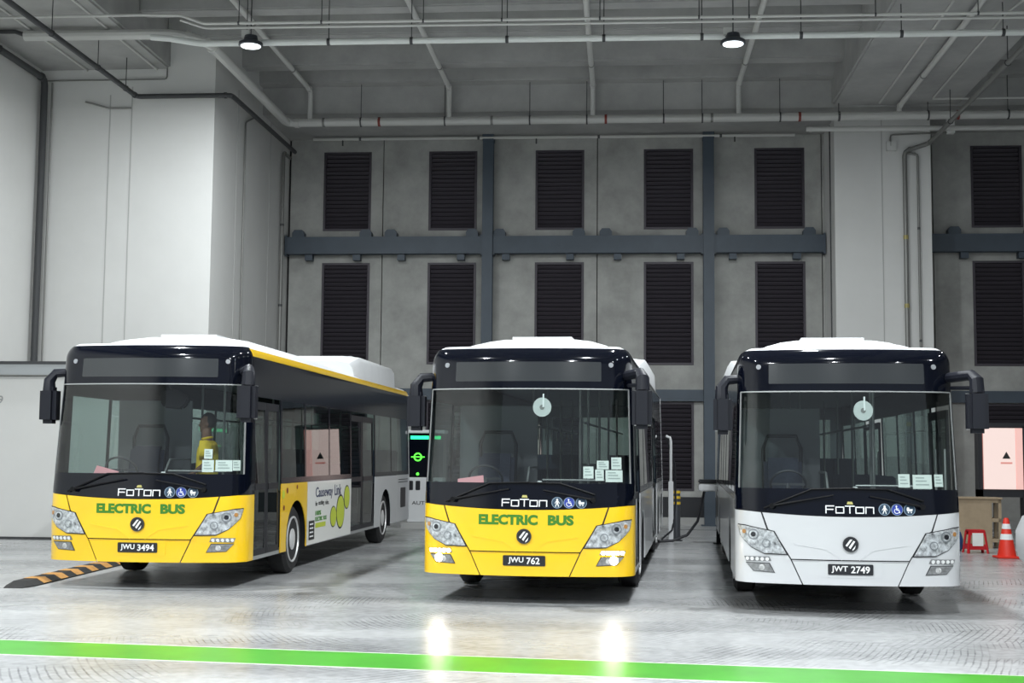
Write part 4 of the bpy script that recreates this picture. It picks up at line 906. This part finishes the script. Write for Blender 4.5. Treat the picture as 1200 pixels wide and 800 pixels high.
# ------------------------------------------------------------------ lit sign boxes
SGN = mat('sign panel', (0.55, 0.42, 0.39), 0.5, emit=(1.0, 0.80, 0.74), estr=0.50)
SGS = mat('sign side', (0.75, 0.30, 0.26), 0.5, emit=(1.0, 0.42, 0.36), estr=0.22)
def signbox(x, y, rz, label):
    o = empty('lit_sign_box', (x, y, 0), rz, label=label, cat='sign', group='lit warning boxes')
    MB().box((-0.44, -0.18, 1.08), (0.44, 0.20, 2.48)).build('case', SGS, o, smooth=False)
    f = MB().box((-0.44, -0.195, 1.08), (0.28, -0.181, 2.48)).build('front_panel', SGN, o, smooth=False)
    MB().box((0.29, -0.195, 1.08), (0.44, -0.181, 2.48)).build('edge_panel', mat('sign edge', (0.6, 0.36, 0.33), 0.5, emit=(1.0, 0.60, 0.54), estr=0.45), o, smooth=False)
    MB().prism([(-0.02, 1.78), (0.16, 1.78), (0.07, 1.94)], -0.203, -0.196).build('warning_triangle', LETB, f, smooth=False)
    MB().box((-0.06, -0.2, 1.66), (0.2, -0.196, 1.70)).build('caption_strip', SGS, f)
    MB().box((-0.55, -0.15, 0), (-0.45, 0.15, 2.52)).box((0.45, -0.15, 0), (0.55, 0.15, 2.52)).box((-0.55, -0.15, 0.9), (0.55, 0.15, 1.07)).box((-0.55, -0.15, 2.49), (0.55, 0.15, 2.6)).build('stand', BLKP, o, smooth=False)
signbox(8.70, 31.7, 0, 'pale pink lit box with black triangle beside the white pillar')
signbox(-2.0, 31.7, radians(-38), 'pale pink lit box with black triangle hidden behind the middle bus')

# ------------------------------------------------------------------ crate, stool, cone
PLY = mat('plywood', (0.34, 0.26, 0.17), 0.75, noise=0.12, nscale=5)
cr = empty('wooden_crate', (7.05, 27.7, 0), radians(-6), label='tan plywood crate with open pallet side, behind the red stool', cat='crate')
MB().box((-0.40, -0.30, 0.12), (0.30, 0.30, 0.97)).build('box', PLY, cr, bevel=0.006)
MB().box((-0.43, -0.33, 0.97), (0.50, 0.33, 1.0)).build('lid', PLY, cr)
for z in (0.12, 0.52, 0.90): MB().box((0.30, -0.30, z), (0.48, 0.30, z+0.07)).build('rail', PLY, cr)
for y in (-0.30, 0.20): MB().box((0.42, y, 0.0), (0.48, y+0.10, 0.97)).build('upright', PLY, cr)
for y in (-0.30, -0.05, 0.20): MB().box((-0.40, y, 0), (0.30, y+0.1, 0.12)).build('runner', PLY, cr)
REDP = mat('red plastic', (0.50, 0.012, 0.018), 0.4)
sto = empty('plastic_stool', (6.62, 25.95, 0), radians(4), label='red plastic stool standing in front of the crate', cat='stool')
MB().box((-0.15, -0.13, 0.40), (0.15, 0.13, 0.44)).build('seat', REDP, sto, bevel=0.012)
for sx in (-1, 1):
    for sy in (-1, 1): MB().bar((sx*0.135, sy*0.115, 0.41), (sx*0.185, sy*0.15, 0.0), 0.045, 0.03).build('leg', REDP, sto)
for sy in (-1, 1):
    MB().bar((-0.16, sy*0.13, 0.12), (0.16, sy*0.13, 0.12), 0.02, 0.10).build('stretcher', REDP, sto)
    MB().box((-0.14, sy*0.122-0.008, 0.34), (0.14, sy*0.122+0.008, 0.41)).build('apron', REDP, sto)
for sx in (-1, 1): MB().bar((sx*0.172, -0.13, 0.12), (sx*0.172, 0.13, 0.12), 0.02, 0.08).build('stretcher', REDP, sto)
tag(MB().box((-0.13, -0.008, 0), (0.07, 0.008, 0.24)).build('seat_sticker', PAPER, sto)).location = (0.03, -0.14, 0.14)
co = empty('traffic_cone', (6.86, 24.75, 0), 0, label='red traffic cone with two white bands on the floor', cat='traffic cone')
CR = mat('cone red', (0.72, 0.03, 0.012), 0.5)
MB().box((-0.21, -0.21, 0), (0.21, 0.21, 0.035)).build('base', CR, co, bevel=0.012)
MB().lathe([(0.165, 0.03), (0.045, 0.70), (0.03, 0.715)], (0, 0, 0), 'Z', 24).build('body', CR, co)
for z0, z1 in ((0.33, 0.43), (0.52, 0.61)):
    R_ = lambda z: 0.165 + (0.045-0.165)*(z-0.03)/0.67 + 0.003
    MB().lathe([(R_(z0), z0), (R_(z1), z1)], (0, 0, 0), 'Z', 24).build('white_band', LETW, co)
ba = tag(MB().lathe([(0.12, 0), (0.16, 0.05), (0.17, 0.22), (0.13, 0.36), (0.05, 0.40)], (6.36, 26.5, 0), 'Z', 14).build('blue_bag', mat('blue bag', (0.03, 0.08, 0.24), 0.6)), 'blue bag on the floor between the crate and the white bus', 'bag')

# ------------------------------------------------------------------ white car at the right
car = empty('parked_car', (7.09, 18.9, 0), radians(14), label='white car nosing forward next to the white bus', cat='car')
CW = mat('car white', (0.78, 0.79, 0.80), 0.25, coat=0.6)
secs = [(-1.98, 0.66, 0.30, 0.62), (-1.86, 0.80, 0.22, 0.74), (-1.5, 0.86, 0.20, 0.86), (-1.0, 0.87, 0.20, 0.95), (0.5, 0.88, 0.20, 0.98), (1.6, 0.87, 0.22, 0.98), (1.95, 0.80, 0.28, 0.92)]
Vc = []; Fc = []
for y, w_, z0, z1 in secs:
    Vc += [(-w_*0.93, y, z0), (-w_, y, z0+0.15), (-w_, y, (z0+z1)/2+0.1), (-w_*0.86, y, z1), (0, y, z1+0.03), (w_*0.86, y, z1), (w_, y, (z0+z1)/2+0.1), (w_, y, z0+0.15), (w_*0.93, y, z0)]
for i in range(len(secs)-1):
    for k in range(9): Fc.append((i*9+k, i*9+(k+1) % 9, (i+1)*9+(k+1) % 9, (i+1)*9+k))
Fc += [tuple(range(9)), tuple((len(secs)-1)*9+k for k in range(9))]
MB().add(Vc, Fc).build('body', CW, car, ang=50)
MB().add([(-0.74, -0.85, 0.97), (0.74, -0.85, 0.97), (0.78, 1.55, 0.98), (-0.78, 1.55, 0.98), (-0.58, -0.15, 1.46), (0.58, -0.15, 1.46), (0.60, 1.05, 1.46), (-0.60, 1.05, 1.46)],
         [(0, 1, 5, 4), (1, 2, 6, 5), (2, 3, 7, 6), (3, 0, 4, 7)]).build('cabin_glass', BLK, car, smooth=False)
MB().box((-0.60, -0.18, 1.45), (0.60, 1.08, 1.50)).build('roof', CW, car, bevel=0.03)
MB().box((-0.5, -2.0, 0.42), (0.5, -1.93, 0.56)).build('grille', BLKP, car)
MB().box((-0.72, -1.96, 0.26), (0.72, -1.84, 0.33)).build('lower_grille', BLKP, car)
for sg in (-1, 1):
    MB().prism([(sg*0.55, 0.58), (sg*0.80, 0.66), (sg*0.78, 0.74), (sg*0.55, 0.68)], -1.92, -1.80).build('headlight', CHROME, car)
    mm = MB().box((sg*1.0-0.10, -0.62, 1.02), (sg*1.0+0.10, -0.50, 1.16)).build('door_mirror', CHROME, car, bevel=0.03)
    MB().bar((sg*0.80, -0.55, 1.0), (sg*0.95, -0.56, 1.06), 0.05, 0.04).build('mirror_stalk', CW, mm)
    for y in (-1.25, 1.2):
        MB().lathe([(0.20, -0.09), (0.30, -0.09), (0.32, -0.05), (0.32, 0.05), (0.30, 0.09), (0.20, 0.09)], (sg*0.80, y, 0.32), 'X', 24).build('wheel', RUB, car)
        MB().lathe([(0.20, -0.095), (0.20, 0.095)], (sg*0.80, y, 0.32), 'X', 18).build('hub_cap', RIM, car)
